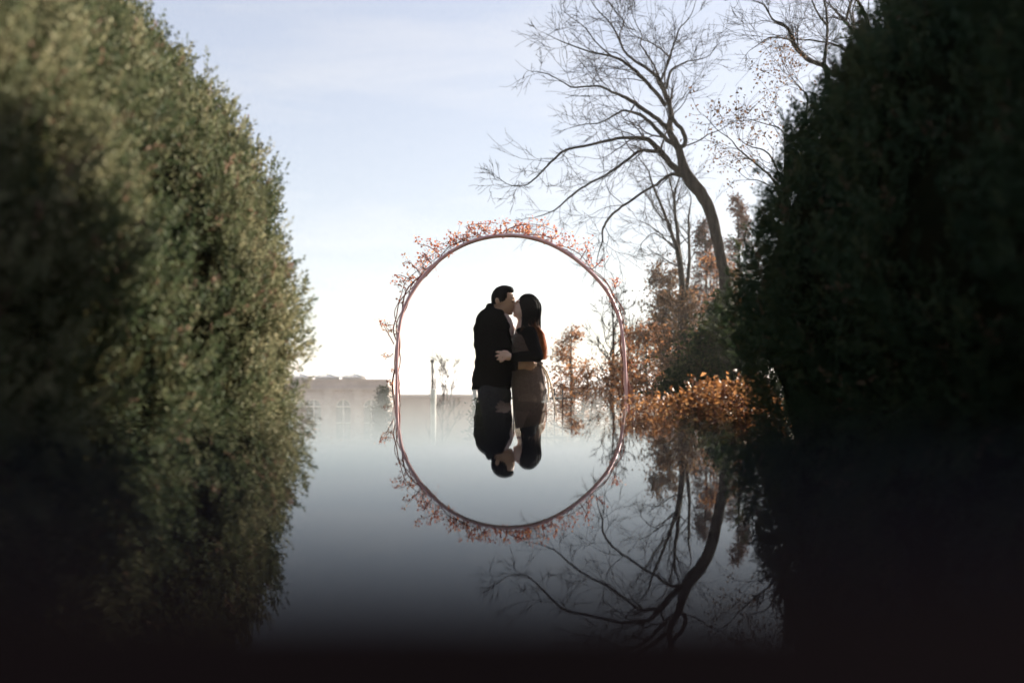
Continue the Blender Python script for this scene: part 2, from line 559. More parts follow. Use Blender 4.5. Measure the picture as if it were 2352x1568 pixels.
def hedge(label, sgn, prof, y0, y1, n_plume, mat, seed):
    rg = np.random.default_rng(seed)
    root = thing('clipped_hedge', label, 'hedge')
    rr = .6
    dmax = 3.3
    ztop = prof[-1, 0]

    def surf(s, z):
        d0 = np.interp(z, prof[:, 0], prof[:, 1])
        slope = np.gradient(prof[:, 1], prof[:, 0])
        sl = np.interp(z, prof[:, 0], slope)
        yc = y1 - rr
        l1 = yc - y0
        l2 = rr * math.pi / 2
        d = np.where(s < l1, d0, np.where(s < l1 + l2, d0 + rr * (1 - np.cos((s - l1) / rr)), d0 + rr + (s - l1 - l2)))
        y = np.where(s < l1, y0 + s, np.where(s < l1 + l2, yc + rr * np.sin(np.clip((s - l1) / rr, 0, 1.5708)), y1))
        a = np.clip((s - l1) / rr, 0, math.pi / 2)
        nd, ny = -np.cos(a), np.sin(a)
        nrm = unit(np.stack([sgn * nd, ny, np.clip(sl, -.3, 2.5)], -1))
        return np.stack([sgn * d, y, z], -1), nrm, d

    smax = (y1 - rr - y0) + rr * math.pi / 2 + 1.0
    s0 = 1.0 - y0                                  # leaves ahead of the lens, bare core behind it added to block sky light
    # upright plumes, each a bunch of sprigs
    s = rg.uniform(s0, smax, n_plume)
    z = rg.uniform(.0, ztop, n_plume)
    ntop = n_plume // 5
    z[:ntop] = rg.uniform(2.1, ztop, ntop)
    p, nrm, d = surf(s, z)
    ok = d < dmax
    p, nrm = p[ok], nrm[ok]
    cl = hash_noise(p, seed)
    gap = (cl < -.45) & (rg.uniform(size=len(p)) < .8)
    p, nrm, cl = p[~gap], nrm[~gap], cl[~gap]
    m = len(p)
    Q = 13
    pb = p + nrm * (cl * .075 + rg.normal(0, .026, m) - .135)[:, None] - np.array([0, 0, .09])
    pa = unit(nrm * rg.uniform(.25, .75, (m, 1)) + np.array([0, 0, 1.0]) + rg.normal(0, .22, (m, 3)))
    pl = rg.uniform(.11, .23, m) * np.where(rg.uniform(size=m) < .06, 1.35, 1.0)
    tj = (np.arange(Q) + rg.uniform(0, 1, (m, Q))) / Q
    rad = unit(np.cross(pa[:, None, :], rg.normal(size=(m, Q, 3))))
    base = (pb[:, None, :] + pa[:, None, :] * (pl[:, None] * tj)[:, :, None] + rad * (.028 * (1.05 - tj))[:, :, None]).reshape(-1, 3)
    ax = unit(pa[:, None, :] * (.7 + .5 * tj)[:, :, None] + rad * (.85 - .55 * tj)[:, :, None] + rg.normal(0, .2, (m, Q, 3))).reshape(-1, 3)
    n = m * Q
    cl = np.repeat(cl + rg.normal(0, .55, m), Q)
    side = unit(np.cross(ax, rg.normal(size=(n, 3))))
    ln = rg.uniform(.035, .075, n)
    K = 6                                              # needles on a sprig, two rows and a tip
    t = (np.arange(K) + .5) / K
    sg = np.where(np.arange(K) % 2, 1, -1)
    root_p = base[:, None, :] + ax[:, None, :] * (ln[:, None] * t[None])[:, :, None]
    out = unit(ax[:, None, :] * .75 + side[:, None, :] * (sg * (1.1 - .9 * t))[None, :, None] + rg.normal(0, .22, (n, K, 3)))
    nl = (rg.uniform(.018, .03, (n, K)))[:, :, None]
    wv = unit(np.cross(out, rg.normal(size=(n, K, 3))))
    wd = .0053
    V = np.stack([root_p - wv * wd * .6, root_p + out * nl * .55 - wv * wd, root_p + out * nl, root_p + out * nl * .55 + wv * wd], 2).reshape(-1, 3)
    i = np.arange(n * K)[:, None] * 4
    tint = np.clip(.46 + .20 * cl + rg.normal(0, .13, n), 0, .92)
    tint = np.where(rg.uniform(size=n) < .03, 1.0, tint)
    fo = mesh_np('foliage', V, [i + np.array([[0, 1, 2, 3]])], mat, root, False, np.repeat(tint, K * 4))
    fo['kind'] = 'stuff'
    # dark core blocks light; shade between the leaves is in its colour
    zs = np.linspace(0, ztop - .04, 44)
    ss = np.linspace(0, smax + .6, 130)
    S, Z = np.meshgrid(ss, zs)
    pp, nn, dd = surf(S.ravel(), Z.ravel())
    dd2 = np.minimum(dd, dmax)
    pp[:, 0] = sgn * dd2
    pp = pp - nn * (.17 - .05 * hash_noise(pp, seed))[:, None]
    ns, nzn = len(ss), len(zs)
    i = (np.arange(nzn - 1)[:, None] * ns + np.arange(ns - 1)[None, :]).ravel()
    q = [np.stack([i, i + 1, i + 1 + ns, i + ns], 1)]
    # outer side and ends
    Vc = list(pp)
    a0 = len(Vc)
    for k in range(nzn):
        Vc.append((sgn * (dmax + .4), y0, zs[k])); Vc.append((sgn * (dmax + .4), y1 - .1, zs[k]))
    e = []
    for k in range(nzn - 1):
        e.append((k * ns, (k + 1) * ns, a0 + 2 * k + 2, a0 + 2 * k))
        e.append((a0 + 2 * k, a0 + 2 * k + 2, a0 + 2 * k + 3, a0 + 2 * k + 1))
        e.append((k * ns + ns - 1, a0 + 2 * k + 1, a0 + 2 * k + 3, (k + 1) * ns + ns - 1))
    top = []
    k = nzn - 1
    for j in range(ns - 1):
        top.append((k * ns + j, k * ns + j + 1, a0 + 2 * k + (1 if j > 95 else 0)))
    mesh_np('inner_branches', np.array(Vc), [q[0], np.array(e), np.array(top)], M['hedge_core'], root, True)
    return root


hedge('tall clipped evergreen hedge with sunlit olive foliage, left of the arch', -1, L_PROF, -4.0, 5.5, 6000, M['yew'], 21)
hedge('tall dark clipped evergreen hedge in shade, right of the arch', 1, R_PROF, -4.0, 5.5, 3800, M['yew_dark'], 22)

# ------------------------------------------------------------------ garden arch with its vine
Y_ARCH = 8.9
arch_px = [(915, 1120), (914, 1000), (913, 923), (913, 860), (914, 800), (918, 758), (926, 718), (945, 676), (976, 632), (1018, 592), (1064, 564), (1112, 548), (1162, 542), (1212, 546), (1262, 561), (1310, 588), (1352, 622), (1388, 662), (1411, 702), (1424, 742), (1431, 795), (1435, 860), (1437, 923), (1438, 1000), (1438, 1120)]


def hoop_path(Y, n=220, grow=0.0):
    pts = np.array([P(a, b, Y_ARCH) for a, b in arch_px])
    pts[0, 2] = pts[-1, 2] = -.05
    pts = smooth_path(pts, n)
    if grow:
        c = np.array([pts[:, 0].mean(), 0, P(0, 805, Y_ARCH)[2]])
        dv = pts - c
        dv[:, 1] = 0
        dv[:, 2] = np.maximum(dv[:, 2], 0)
        pts = pts + unit(dv) * grow
    pts[:, 1] = Y
    return pts


arch = thing('garden_arch', 'round-topped rosy metal garden arch standing over the couple', 'arch')
for yy, gr in ((Y_ARCH - .06, 0), (Y_ARCH + .10, .014)):
    T = Tubes(); T.add(hoop_path(yy, 220, gr), .013, 10); T.build('hoop', M['hoop'], arch)
h0, h1 = hoop_path(Y_ARCH - .06), hoop_path(Y_ARCH + .10, 220, .014)
for k in range(14, 220, 16):
    T = Tubes(); T.add(np.array([h0[k], h1[k]]), .007, 8); T.build('rung', M['hoop'], arch)

vine = thing('climbing_vine', 'bare climbing vine with small red leaves wound over the arch', 'vine')
rg = np.random.default_rng(5)
T = Tubes()
hp = hoop_path(Y_ARCH + .02, 300)
cen = np.array([hp[:, 0].mean(), Y_ARCH, P(0, 800, Y_ARCH)[2]])
leaf_pts, leaf_w = [], []
up_n = np.zeros_like(hp)
up_n[:, 0] = hp[:, 0] - cen[0]
up_n[:, 2] = np.maximum(hp[:, 2] - cen[2], 0)
up_n = unit(up_n)
for (a, b, off, ph, fr, r0) in ((0, 175, .035, 0., 7, .010), (0, 130, .055, 1.5, 5, .008), (10, 150, .02, 3., 9, .007), (25, 190, .03, 4.1, 8, .006), (0, 120, .085, 2.2, 3.3, .006),
                                (299, 120, .03, .5, 7, .008), (299, 150, .05, 2.0, 5, .007), (299, 180, .02, 4., 9, .006), (290, 100, .04, 5.2, 8, .005), (299, 210, .075, 1.0, 3.0, .005)):
    n = abs(b - a)
    ii = np.linspace(a, b, n).astype(int)
    u = np.linspace(0, 1, n)
    radial = off * (.55 + .6 * np.sin(u * fr * 2.1 + ph)) + .012 * np.sin(u * 40 + ph)
    pts = hp[ii] + up_n[ii] * radial[:, None]
    pts[:, 1] += .075 * np.sin(u * fr * 3.3 + ph * 2)
    T.add(pts[::3], np.linspace(r0, r0 * .4, n)[::3], 5)
    for k in range(6, n, 4):
        i = ii[k]
        frac = i / 299.0
        # the vine is densest over the top left, sparse on the right
        dens = np.interp(frac, [0, .18, .27, .33, .40, .47, .55, .63, .70, .76, 1], [.0, .08, .25, .95, .7, .85, .95, .6, .3, .08, 0])
        if rg.uniform() > dens:
            continue
        L = rg.uniform(.05, .19) * (1.35 if .28 < frac < .38 else 1)
        dv = unit(up_n[i] * rg.uniform(.4, 1.1) + np.array([rg.normal(0, .7), rg.normal(0, .7), rg.uniform(-.1, .7)]))
        m = 5
        tw = [pts[k]]
        for q in range(m):
            dv = unit(dv + rg.normal(0, .25, 3) + np.array([0, 0, .05]))
            tw.append(tw[-1] + dv * L / m)
        tw = np.array(tw)
        T.add(tw, np.linspace(.0022, .0010, m + 1), 3)
        for q in range(rg.integers(7, 16)):
            leaf_pts.append(tw[rg.integers(2, m + 1)] + rg.normal(0, .014, 3))
# twigs that stick out at the left of the arch
for (x0, y0, pl) in ((905, 790, [(893, 768), (880, 745), (872, 735)]), (896, 760, [(888, 752), (884, 738)]), (903, 812, [(890, 820), (880, 812)]), (1010, 586, [(985, 566), (962, 560), (955, 545)]),
                     (972, 636, [(950, 610), (935, 600), (925, 606)]), (958, 655, [(938, 640), (920, 632), (905, 634)]), (1100, 545, [(1070, 522), (1090, 515), (1140, 512)]), (1355, 622, [(1375, 606), (1385, 592)]),
                     (1330, 600, [(1348, 570), (1352, 552)]), (1260, 560, [(1275, 540), (1280, 525)]), (993, 610, [(980, 590), (968, 585)]), (1160, 540, [(1175, 522), (1230, 515), (1275, 530)])):
    pp = smooth_path([P(x0, y0, Y_ARCH)] + [P(a, b, Y_ARCH + rg.uniform(-.1, .1)) for a, b in pl], 9)
    T.add(pp, np.linspace(.005, .0018, 9), 4)
    for q in range(14):
        leaf_pts.append(pp[rg.integers(4, 9)] + rg.normal(0, .022, 3))
T.build('stem', M['vine_stem'], vine)
leaf_pts = np.array(leaf_pts)
leaf_mesh('leaves', leaf_pts, rg.uniform(.016, .036, len(leaf_pts)), rg, M['vine'], vine, .6, -.1, kind='stuff')

# ------------------------------------------------------------------ bodies from blended solids


class Solid:
    def __init__(s):
        s.ops = []

    def cap(s, a, b, ra, rb, k=.03):
        s.ops.append(('c', np.array(a, float), np.array(b, float), ra, rb, k)); return s

    def chain(s, pts, rads, k=.03):
        for i in range(len(pts) - 1):
            s.cap(pts[i], pts[i + 1], rads[i], rads[i + 1], k if i == 0 else .015)
        return s

    def ell(s, c, r, k=.03, rot=0.0):
        """ellipsoid, rot = pitch about the Y axis"""
        s.ops.append(('e', np.array(c, float), np.array(r, float), rot, None, k)); return s

    def cut(s, p, n, k=.004):
        """keep the side the normal points away from"""
        s.ops.append(('p', np.array(p, float), unit(n), None, None, k)); return s

    def carve_ell(s, c, r, k=.006, rot=0.0):
        s.ops.append(('x', np.array(c, float), np.array(r, float), rot, None, k)); return s

    def bounds(s):
        lo, hi = np.full(3, 1e9), np.full(3, -1e9)
        for o in s.ops:
            if o[0] == 'c':
                for q, r in ((o[1], o[3]), (o[2], o[4])):
                    lo, hi = np.minimum(lo, q - r), np.maximum(hi, q + r)
            elif o[0] == 'e':
                m = o[2].max() if o[3] else o[2]
                lo, hi = np.minimum(lo, o[1] - m), np.maximum(hi, o[1] + m)
        return lo - .03, hi + .03

    def fill(s, D, lo, res):
        n = np.array(D.shape)
        for o in s.ops:
            if o[0] == 'p':
                a, b = np.zeros(3, int), n
            else:
                if o[0] == 'c':
                    l = np.minimum(o[1] - o[3], o[2] - o[4]); h = np.maximum(o[1] + o[3], o[2] + o[4])
                else:
                    m = o[2].max() if o[3] else o[2]
                    l, h = o[1] - m, o[1] + m
                mg = o[5] * 1.3 + 3 * res
                a = np.clip(np.floor((l - mg - lo) / res).astype(int), 0, n)
                b = np.clip(np.ceil((h + mg - lo) / res).astype(int) + 1, 0, n)
            if (b <= a).any():
                continue
            sl = tuple(slice(a[i], b[i]) for i in range(3))
            X = (lo[0] + np.arange(a[0], b[0]) * res).astype(np.float32)[:, None, None]
            Y = (lo[1] + np.arange(a[1], b[1]) * res).astype(np.float32)[None, :, None]
            Z = (lo[2] + np.arange(a[2], b[2]) * res).astype(np.float32)[None, None, :]
            d = D[sl]
            if o[0] == 'c':
                ab = o[2] - o[1]
                x, y, z = X - np.float32(o[1][0]), Y - np.float32(o[1][1]), Z - np.float32(o[1][2])
                ab = ab.astype(np.float32)
                t = np.clip((x * ab[0] + y * ab[1] + z * ab[2]) / np.float32(ab @ ab + 1e-12), 0, 1)
                e = np.sqrt((x - t * ab[0]) ** 2 + (y - t * ab[1]) ** 2 + (z - t * ab[2]) ** 2) - (np.float32(o[3]) + np.float32(o[4] - o[3]) * t)
            elif o[0] in 'ex':
                x, y, z = X - np.float32(o[1][0]), Y - np.float32(o[1][1]), Z - np.float32(o[1][2])
                if o[3]:
                    c, q = np.float32(math.cos(o[3])), np.float32(math.sin(o[3]))
                    x, z = x * c - z * q, x * q + z * c
                r = o[2].astype(np.float32)
                k0 = np.sqrt((x / r[0]) ** 2 + (y / r[1]) ** 2 + (z / r[2]) ** 2)
                k1 = np.sqrt((x / r[0] ** 2) ** 2 + (y / r[1] ** 2) ** 2 + (z / r[2] ** 2) ** 2) + np.float32(1e-9)
                e = k0 * (k0 - 1) / k1
            else:
                m = o[2].astype(np.float32)
                e = (X - np.float32(o[1][0])) * m[0] + (Y - np.float32(o[1][1])) * m[1] + (Z - np.float32(o[1][2])) * m[2]
            k = np.float32(o[5])
            if o[0] in 'ce':
                h = np.clip(.5 + .5 * (d - e) / k, 0, 1)
                D[sl] = d + (e - d) * h - k * h * (1 - h)
            else:
                if o[0] == 'x':
                    e = -e
                h = np.clip(.5 - .5 * (d - e) / k, 0, 1)
                D[sl] = d + (e - d) * h + k * h * (1 - h)

    def build(s, name, mat, parent, res=.006, wrinkle=None, tintf=None):
        lo, hi = s.bounds()
        n = np.ceil((hi - lo) / res).astype(int) + 1
        ax = [lo[i] + np.arange(n[i]) * res for i in range(3)]
        D = np.full(n, 1.0, np.float32)
        s.fill(D, lo, res)
        if wrinkle:
            nr = np.argwhere(np.abs(D) < .03)
            D[tuple(nr.T)] += wrinkle(lo + nr * res).astype(np.float32)
        # surface nets
        sg = D < 0
        c = np.zeros(n - 1, np.int8)
        for dx in (0, 1):
            for dy in (0, 1):
                for dz in (0, 1):
                    c += sg[dx:n[0] - 1 + dx, dy:n[1] - 1 + dy, dz:n[2] - 1 + dz]
        act = np.argwhere((c > 0) & (c < 8))
        vid = np.full(n - 1, -1, np.int32)
        vid[tuple(act.T)] = np.arange(len(act))
        acc = np.zeros((len(act), 3)); cnt = np.zeros(len(act))
        cor = [(dx, dy, dz) for dx in (0, 1) for dy in (0, 1) for dz in (0, 1)]
        vals = {k: D[act[:, 0] + k[0], act[:, 1] + k[1], act[:, 2] + k[2]] for k in cor}
        for a in cor:
            for axn in range(3):
                if a[axn] == 0:
                    b = list(a); b[axn] = 1; b = tuple(b)
                    va, vb = vals[a], vals[b]
                    m = (va < 0) != (vb < 0)
                    t = np.where(m, va / np.where(m, va - vb, 1), 0)
                    pt = np.array(a, float)[None] + t[:, None] * (np.array(b) - np.array(a))[None]
                    acc[m] += pt[m]; cnt[m] += 1
        V = lo + (act + acc / cnt[:, None]) * res
        quads = []
        for axn in range(3):
            sl0 = [slice(None)] * 3; sl1 = [slice(None)] * 3
            sl0[axn] = slice(0, n[axn] - 1); sl1[axn] = slice(1, n[axn])
            a, b = sg[tuple(sl0)], sg[tuple(sl1)]
            e = np.argwhere(a != b)
            o1, o2 = [(1, 2), (2, 0), (0, 1)][axn]
            ok = (e[:, o1] > 0) & (e[:, o2] > 0) & (e[:, o1] < n[o1] - 1) & (e[:, o2] < n[o2] - 1)
            e = e[ok]
            flip = ~a[tuple(e.T)]
            d1 = np.zeros(3, int); d1[o1] = 1
            d2 = np.zeros(3, int); d2[o2] = 1
            q = np.stack([vid[tuple((e - d1 - d2).T)], vid[tuple((e - d2).T)], vid[tuple(e.T)], vid[tuple((e - d1).T)]], 1)
            q[flip] = q[flip][:, ::-1]
            quads.append(q)
        q = np.concatenate(quads)
        return mesh_np(name, V, [q], mat, parent, True, None if tintf is None else tintf(V))


Y_C = 8.43
U = .00115


def K(cx, cyy, y=0.0):
    """couple layout: measured side view (units of U metres), y = distance towards (-) or away from (+) the camera"""
    return np.array([(cx - 512.5) * U, Y_C + y, 1.905 - U * cyy])


def folds(amp, fz, fx, seed):
    r = np.random.default_rng(seed)
    ph = r.uniform(0, 6.28, 6)

    def w(g):
        x, y, z = g[..., 0], g[..., 1] - Y_C, g[..., 2]
        return amp * (np.sin(z * fz + x * fx + ph[0] + 1.5 * np.sin(y * 9 + ph[1])) * .6 + np.sin(z * fz * 1.9 - x * fx * 1.4 + y * 14 + ph[2]) * .4)
    return w


def hand(S, wrist, palm_c, fingers, thumb, r=.0088, palm_r=(.040, .016, .036)):
    S.cap(wrist, palm_c, .026, .028, .012)
    S.ell(palm_c, palm_r, .012)
    for f in fingers:
        S.chain(f, [r * 1.1, r, r * .88, r * .72][:len(f)], .005)
    S.chain(thumb, [r * 1.35, r * 1.15, r * .85], .008)


# ---- the man
man = thing('person', 'person in black jacket and charcoal trousers leaning in to kiss, left of the pair', 'person')
S = Solid()
S.ell(K(441, 200), (.086, .075, .090), .02, rot=R(6))
S.ell(K(478, 186), (.052, .058, .050), .03)
S.ell(K(478, 236), (.056, .060, .082), .03, rot=R(-4))
S.ell(K(462, 282), (.062, .052, .046), .025)
S.ell(K(499, 312), (.022, .024, .018), .016)             # chin
S.ell(K(518, 204), (.014, .045, .012), .014)             # brow
S.cap(K(524, 222), K(533, 262), .0085, .0125, .010)      # nose
S.ell(K(527, 266), (.014, .017, .010), .008)
S.ell(K(516, 284), (.011, .022, .0075), .008)            # lips
S.ell(K(512, 296), (.011, .020, .0075), .006)
for sy in (-1, 1):
    S.carve_ell(K(527, 226, .034 * sy), (.014, .018, .012), .012)
    S.ell(K(516, 228, .032 * sy), (.012, .015, .011), .006)    # closed lid
    S.ell(K(406, 232, .081 * sy), (.018, .011, .031), .006, rot=R(-12))
    S.carve_ell(K(411, 232, .093 * sy), (.009, .006, .017), .004)
S.cap(K(420, 285), K(382, 380), .057, .066, .035)
S.ell(K(378, 480), (.125, .18, .19), .06)
S.ell(K(380, 680), (.115, .15, .20), .06)
S.ell(K(375, 850), (.125, .155, .13), .06)
for (a, b, c) in ((K(335, 410, -.19), K(318, 655, -.265), K(520, 700, -.215)), (K(350, 410, .19), K(430, 640, .29), K(600, 690, .22))):
    S.chain([a, b, c], [.055, .043, .028], .03)
hand(S, K(520, 700, -.215), K(572, 704, -.203), [
    [K(600, 691, -.200), K(635, 685, -.192), K(664, 684, -.183), K(688, 686, -.172)],
    [K(604, 700, -.200), K(642, 698, -.193), K(668, 699, -.184), K(684, 703, -.175)],
    [K(602, 709, -.198), K(636, 711, -.192), K(656, 713, -.186), K(668, 717, -.178)],
    [K(596, 718, -.196), K(622, 722, -.190), K(638, 725, -.184), K(650, 729, -.178)]],
    [K(560, 688, -.205), K(590, 676, -.206), K(620, 672, -.200)], .0095, (.046, .017, .030))
hand(S, K(600, 690, .22), K(650, 690, .205), [[K(680, 680 + 10 * i, .20), K(712, 680 + 10 * i, .18), K(735, 682 + 10 * i, .15)] for i in range(4)], [K(640, 675, .2), K(665, 662, .19), K(690, 658, .18)])
for (a, b, c, d) in ((K(356, 890, -.09), K(398, 1220, -.095), K(388, 1585, -.10), K(450, 1632, -.11)), (K(408, 890, .09), K(446, 1220, .095), K(440, 1585, .10), K(500, 1632, .11))):
    S.chain([a, b, c, d], [.085, .056, .042, .036], .04)
S.build('body', M['skin_man'], man, .0056)
# hair: short, brushed up at the front
S = Solid()
S.ell(K(440, 195), (.089, .080, .093), .02, rot=R(6))
S.ell(K(474, 143), (.056, .060, .034), .025, rot=R(4))
S.ell(K(500, 148), (.022, .044, .022), .02)
S.ell(K(388, 225), (.028, .070, .050), .03)
S.carve_ell(K(543, 238), (.074, .12, .088), .008)
S.cut(K(400, 248), unit([.22, 0, -.97]), .010)
S.build('hair', M['hair_black'], man, .0045, lambda g: .0022 * np.sin(g[..., 0] * 420 + 60 * g[..., 2]) * np.sin(g[..., 1] * 380) + .0015 * np.sin(g[..., 0] * 900))
S = Solid(); S.cap(K(505, 203, -.052), K(522, 206, -.034), .0050, .0032, .004)
S.build('eyebrow', M['hair_black'], man, .0025)
S = Solid(); S.cap(K(511, 233, -.050), K(523, 236, -.036), .0026, .0022, .002); S.build('eyelash', M['hair_black'], man, .002)
# jacket
S = Solid()
S.ell(K(368, 470), (.160, .200, .235), .07)
S.ell(K(380, 640), (.150, .180, .22), .07)
S.ell(K(368, 800), (.168, .195, .20), .07)
S.cap(K(345, 380, -.13), K(345, 380, .13), .095, .095, .05)
S.ell(K(250, 880), (.032, .12, .09), .05)
S.ell(K(392, 340), (.082, .090, .055), .04, rot=R(-28))          # shoulders up to the collar
S.chain([K(350, 268, -.052), K(345, 265, 0), K(350, 268, .052)], [.022, .024, .022], .03)
S.chain([K(350, 270, -.055), K(385, 310, -.074), K(430, 345, -.062)], [.022, .022, .018], .02)
S.chain([K(350, 270, .055), K(385, 310, .074), K(430, 345, .062)], [.022, .022, .018], .02)
S.carve_ell(K(408, 282), (.064, .060, .075), .012, rot=R(20))
S.cut(K(365, 872), (.02, 0, -1), .006)
S.chain([K(335, 412, -.20), K(316, 655, -.275), K(526, 700, -.215)], [.082, .064, .043], .035)
S.chain([K(350, 412, .20), K(430, 640, .29), K(596, 690, .22)], [.082, .064, .043], .035)
S.build('jacket', M['jacket'], man, .006, folds(.006, 46, 18, 3))
S = Solid()
S.ell(K(450, 425), (.086, .085, .140), .03, rot=R(-10))
S.ell(K(428, 335), (.058, .062, .030), .03)
S.cut(K(440, 480), (0, 0, -1))
S.build('shirt', M['shirt'], man, .006, folds(.003, 60, 30, 5))
for pts, rads, mt in (([K(428, 328, -.060), K(452, 380, -.086), K(474, 440, -.084), K(500, 510, -.05)], [.012, .018, .020, .010], 'jacket'), ([K(446, 318, .050), K(490, 366, .080), K(518, 428, .072), K(514, 500, .05)], [.011, .016, .018, .010], 'lapel')):
    S = Solid()
    S.chain(pts, rads, .02)
    o = S.build('lapel', M[mt], man, .005)
    if mt == 'lapel':
        o['label'] = 'sunlit brown inner lapel'
# trousers and shoes
S = Solid()
S.ell(K(375, 860), (.140, .165, .13), .05)
for (a, b, c) in ((K(356, 890, -.085), K(398, 1220, -.095), K(392, 1610, -.10)), (K(408, 890, .085), K(446, 1220, .095), K(444, 1610, .10))):
    S.chain([a, b, c], [.110, .084, .074], .03)
S.cut(K(375, 815), (0, 0, 1))
S.cut(K(375, 1615), (0, 0, -1))
S.build('trousers', M['trousers'], man, .007, folds(.0055, 30, 12, 7))
for sy, cx in ((-1, 385), (1, 437)):
    S = Solid()
    S.cap(K(cx, 1628, .10 * sy), K(cx + 130, 1640, .115 * sy), .042, .030, .02)
    S.ell(K(cx + 65, 1636, .108 * sy), (.13, .046, .032), .02)
    S.cut(K(cx, 1656), (0, 0, -1))
    S.build('shoe', M['shoe'], man, .006)

# ---- the woman
woman = thing('person', 'person with long dark hair in taupe dress and black sleeves, kissing', 'person')
S = Solid()
TL = R(-20)
S.ell(K(628, 262), (.088, .072, .090), .02)
S.ell(K(574, 284), (.052, .054, .076), .03, rot=TL)
S.ell(K(578, 312), (.058, .048, .040), .025)
S.ell(K(537, 328), (.019, .020, .016), .016)
S.cap(K(551, 246), K(537, 270), .0075, .0105, .010)
S.ell(K(535, 273), (.011, .013, .008), .008)
S.ell(K(524, 289), (.010, .018, .0075), .008)
S.ell(K(524, 302), (.010, .017, .0075), .006)
for sy in (-1, 1):
    S.carve_ell(K(547, 250, .030 * sy), (.013, .016, .011), .010)
    S.ell(K(556, 253, .029 * sy), (.011, .014, .010), .006)
S.cap(K(592, 320), K(602, 420), .044, .050, .03)
S.ell(K(618, 500), (.105, .140, .14), .05)
S.ell(K(628, 640), (.092, .115, .15), .05)
S.ell(K(628, 790), (.118, .150, .15), .05)
for (a, b, c) in ((K(640, 468, -.150), K(692, 632, -.225), K(522, 643, -.290)), (K(650, 462, .155), K(560, 600, .33), K(400, 560, .27))):
    S.chain([a, b, c], [.042, .036, .024], .03)
hand(S, K(522, 643, -.290), K(484, 640, -.305), [
    [K(462, 620, -.310), K(435, 610, -.314), K(415, 607, -.313), K(398, 607, -.308)],
    [K(458, 632, -.312), K(430, 630, -.318), K(410, 633, -.317), K(394, 637, -.311)],
    [K(458, 645, -.312), K(436, 650, -.318), K(420, 656, -.317), K(406, 662, -.311)],
    [K(464, 656, -.310), K(446, 665, -.315), K(436, 672, -.314), K(427, 678, -.309)]],
    [K(496, 622, -.308), K(474, 606, -.312), K(452, 598, -.312)], .0076, (.034, .014, .028))
hand(S, K(400, 560, .27), K(360, 550, .25), [[K(330, 530 + 13 * i, .245), K(300, 526 + 14 * i, .23), K(276, 524 + 15 * i, .2)] for i in range(4)], [K(365, 530, .245), K(345, 515, .24), K(325, 508, .23)], .0076, (.034, .014, .028))
for (a, b, c, d) in ((K(612, 1000, -.075), K(640, 1250, -.075), K(650, 1560, -.075), K(585, 1628, -.085)), (K(640, 1000, .075), K(668, 1250, .075), K(676, 1560, .075), K(612, 1628, .085))):
    S.chain([a, b, c, d], [.075, .052, .036, .030], .04)
S.build('body', M['skin_woman'], woman, .0056)
S = Solid(); S.cap(K(559, 232, -.046), K(547, 234, -.030), .0036, .0025, .003); S.build('eyebrow', M['hair_black'], woman, .002)
S = Solid(); S.cap(K(556, 258, -.044), K(546, 260, -.032), .0024, .0020, .002); S.build('eyelash', M['hair_black'], woman, .002)
# black knit top: sleeves, shoulders, neck
S = Solid()
S.ell(K(610, 465), (.086, .145, .072), .05)
S.chain([K(640, 468, -.150), K(692, 632, -.225), K(514, 643, -.290)], [.060, .050, .035], .03)
S.chain([K(650, 464, .155), K(560, 600, .33), K(404, 560, .27)], [.062, .052, .036], .03)
S.cut(K(514, 643), (-1, 0, .02)) if False else None
S.build('knit_top', M['knit'], woman, .006, folds(.003, 60, 30, 9))
# dress: bodice and skirt as one shell of rings
rings = [(424, 585, 655, .060), (440, 560, 690, .100), (470, 532, 706, .128), (510, 516, 716, .140), (560, 512, 722, .142), (610, 520, 724, .134), (660, 528, 724, .130), (690, 524, 728, .133), (720, 514, 738, .145), (760, 508, 748, .158),
         (820, 509, 755, .168), (900, 514, 760, .174), (1000, 524, 762, .178), (1080, 533, 752, .178), (1125, 540, 742, .176), (1138, 541, 739, .175)]
rr_ = smooth_path(rings, 64)
ang = np.linspace(0, 2 * math.pi, 72, endpoint=False)
Vd = []
for (cc, fr, bk, hw) in rr_:
    cxm, hx = (fr + bk) / 2, (bk - fr) / 2
    low = np.clip((cc - 720) / 400, 0, 1)
    se = .90
    ca, sa = np.cos(ang), np.sin(ang)
    fx = np.sign(ca) * np.abs(ca) ** se
    fy = np.sign(sa) * np.abs(sa) ** se
    pl = 1 + low * .022 * np.sin(ang * 7 + .6) + low * .012 * np.sin(ang * 13 + cc * .004) + .006 * np.sin(ang * 5 + cc * .05)
    slant = low * 18 * ca                                    # hem rises towards the back
    for a, b, q, sl in zip(fx, fy, pl, slant):
        Vd.append(K(cxm + hx * a * q, cc - sl * 1.2, hw * b * q))
n, m = 64, 72
i = (np.arange(n - 1)[:, None] * m + np.arange(m)[None, :])
j = (np.arange(n - 1)[:, None] * m + (np.arange(m)[None, :] + 1) % m)
dr = mesh_np('dress', np.array(Vd), [np.stack([i, j, j + m, i + m], -1).reshape(-1, 4)], M['dress'], woman, True)
md = dr.modifiers.new('thick', 'SOLIDIFY'); md.thickness = .004; md.offset = -1
S = Solid()
S.chain([K(626 + 106 * math.cos(a), 684 + 3 * math.sin(2 * a), .141 * math.sin(a)) for a in np.linspace(0, 2 * math.pi, 25)], [.010] * 25, .006)
S.build('belt', M['dress'], woman, .005)
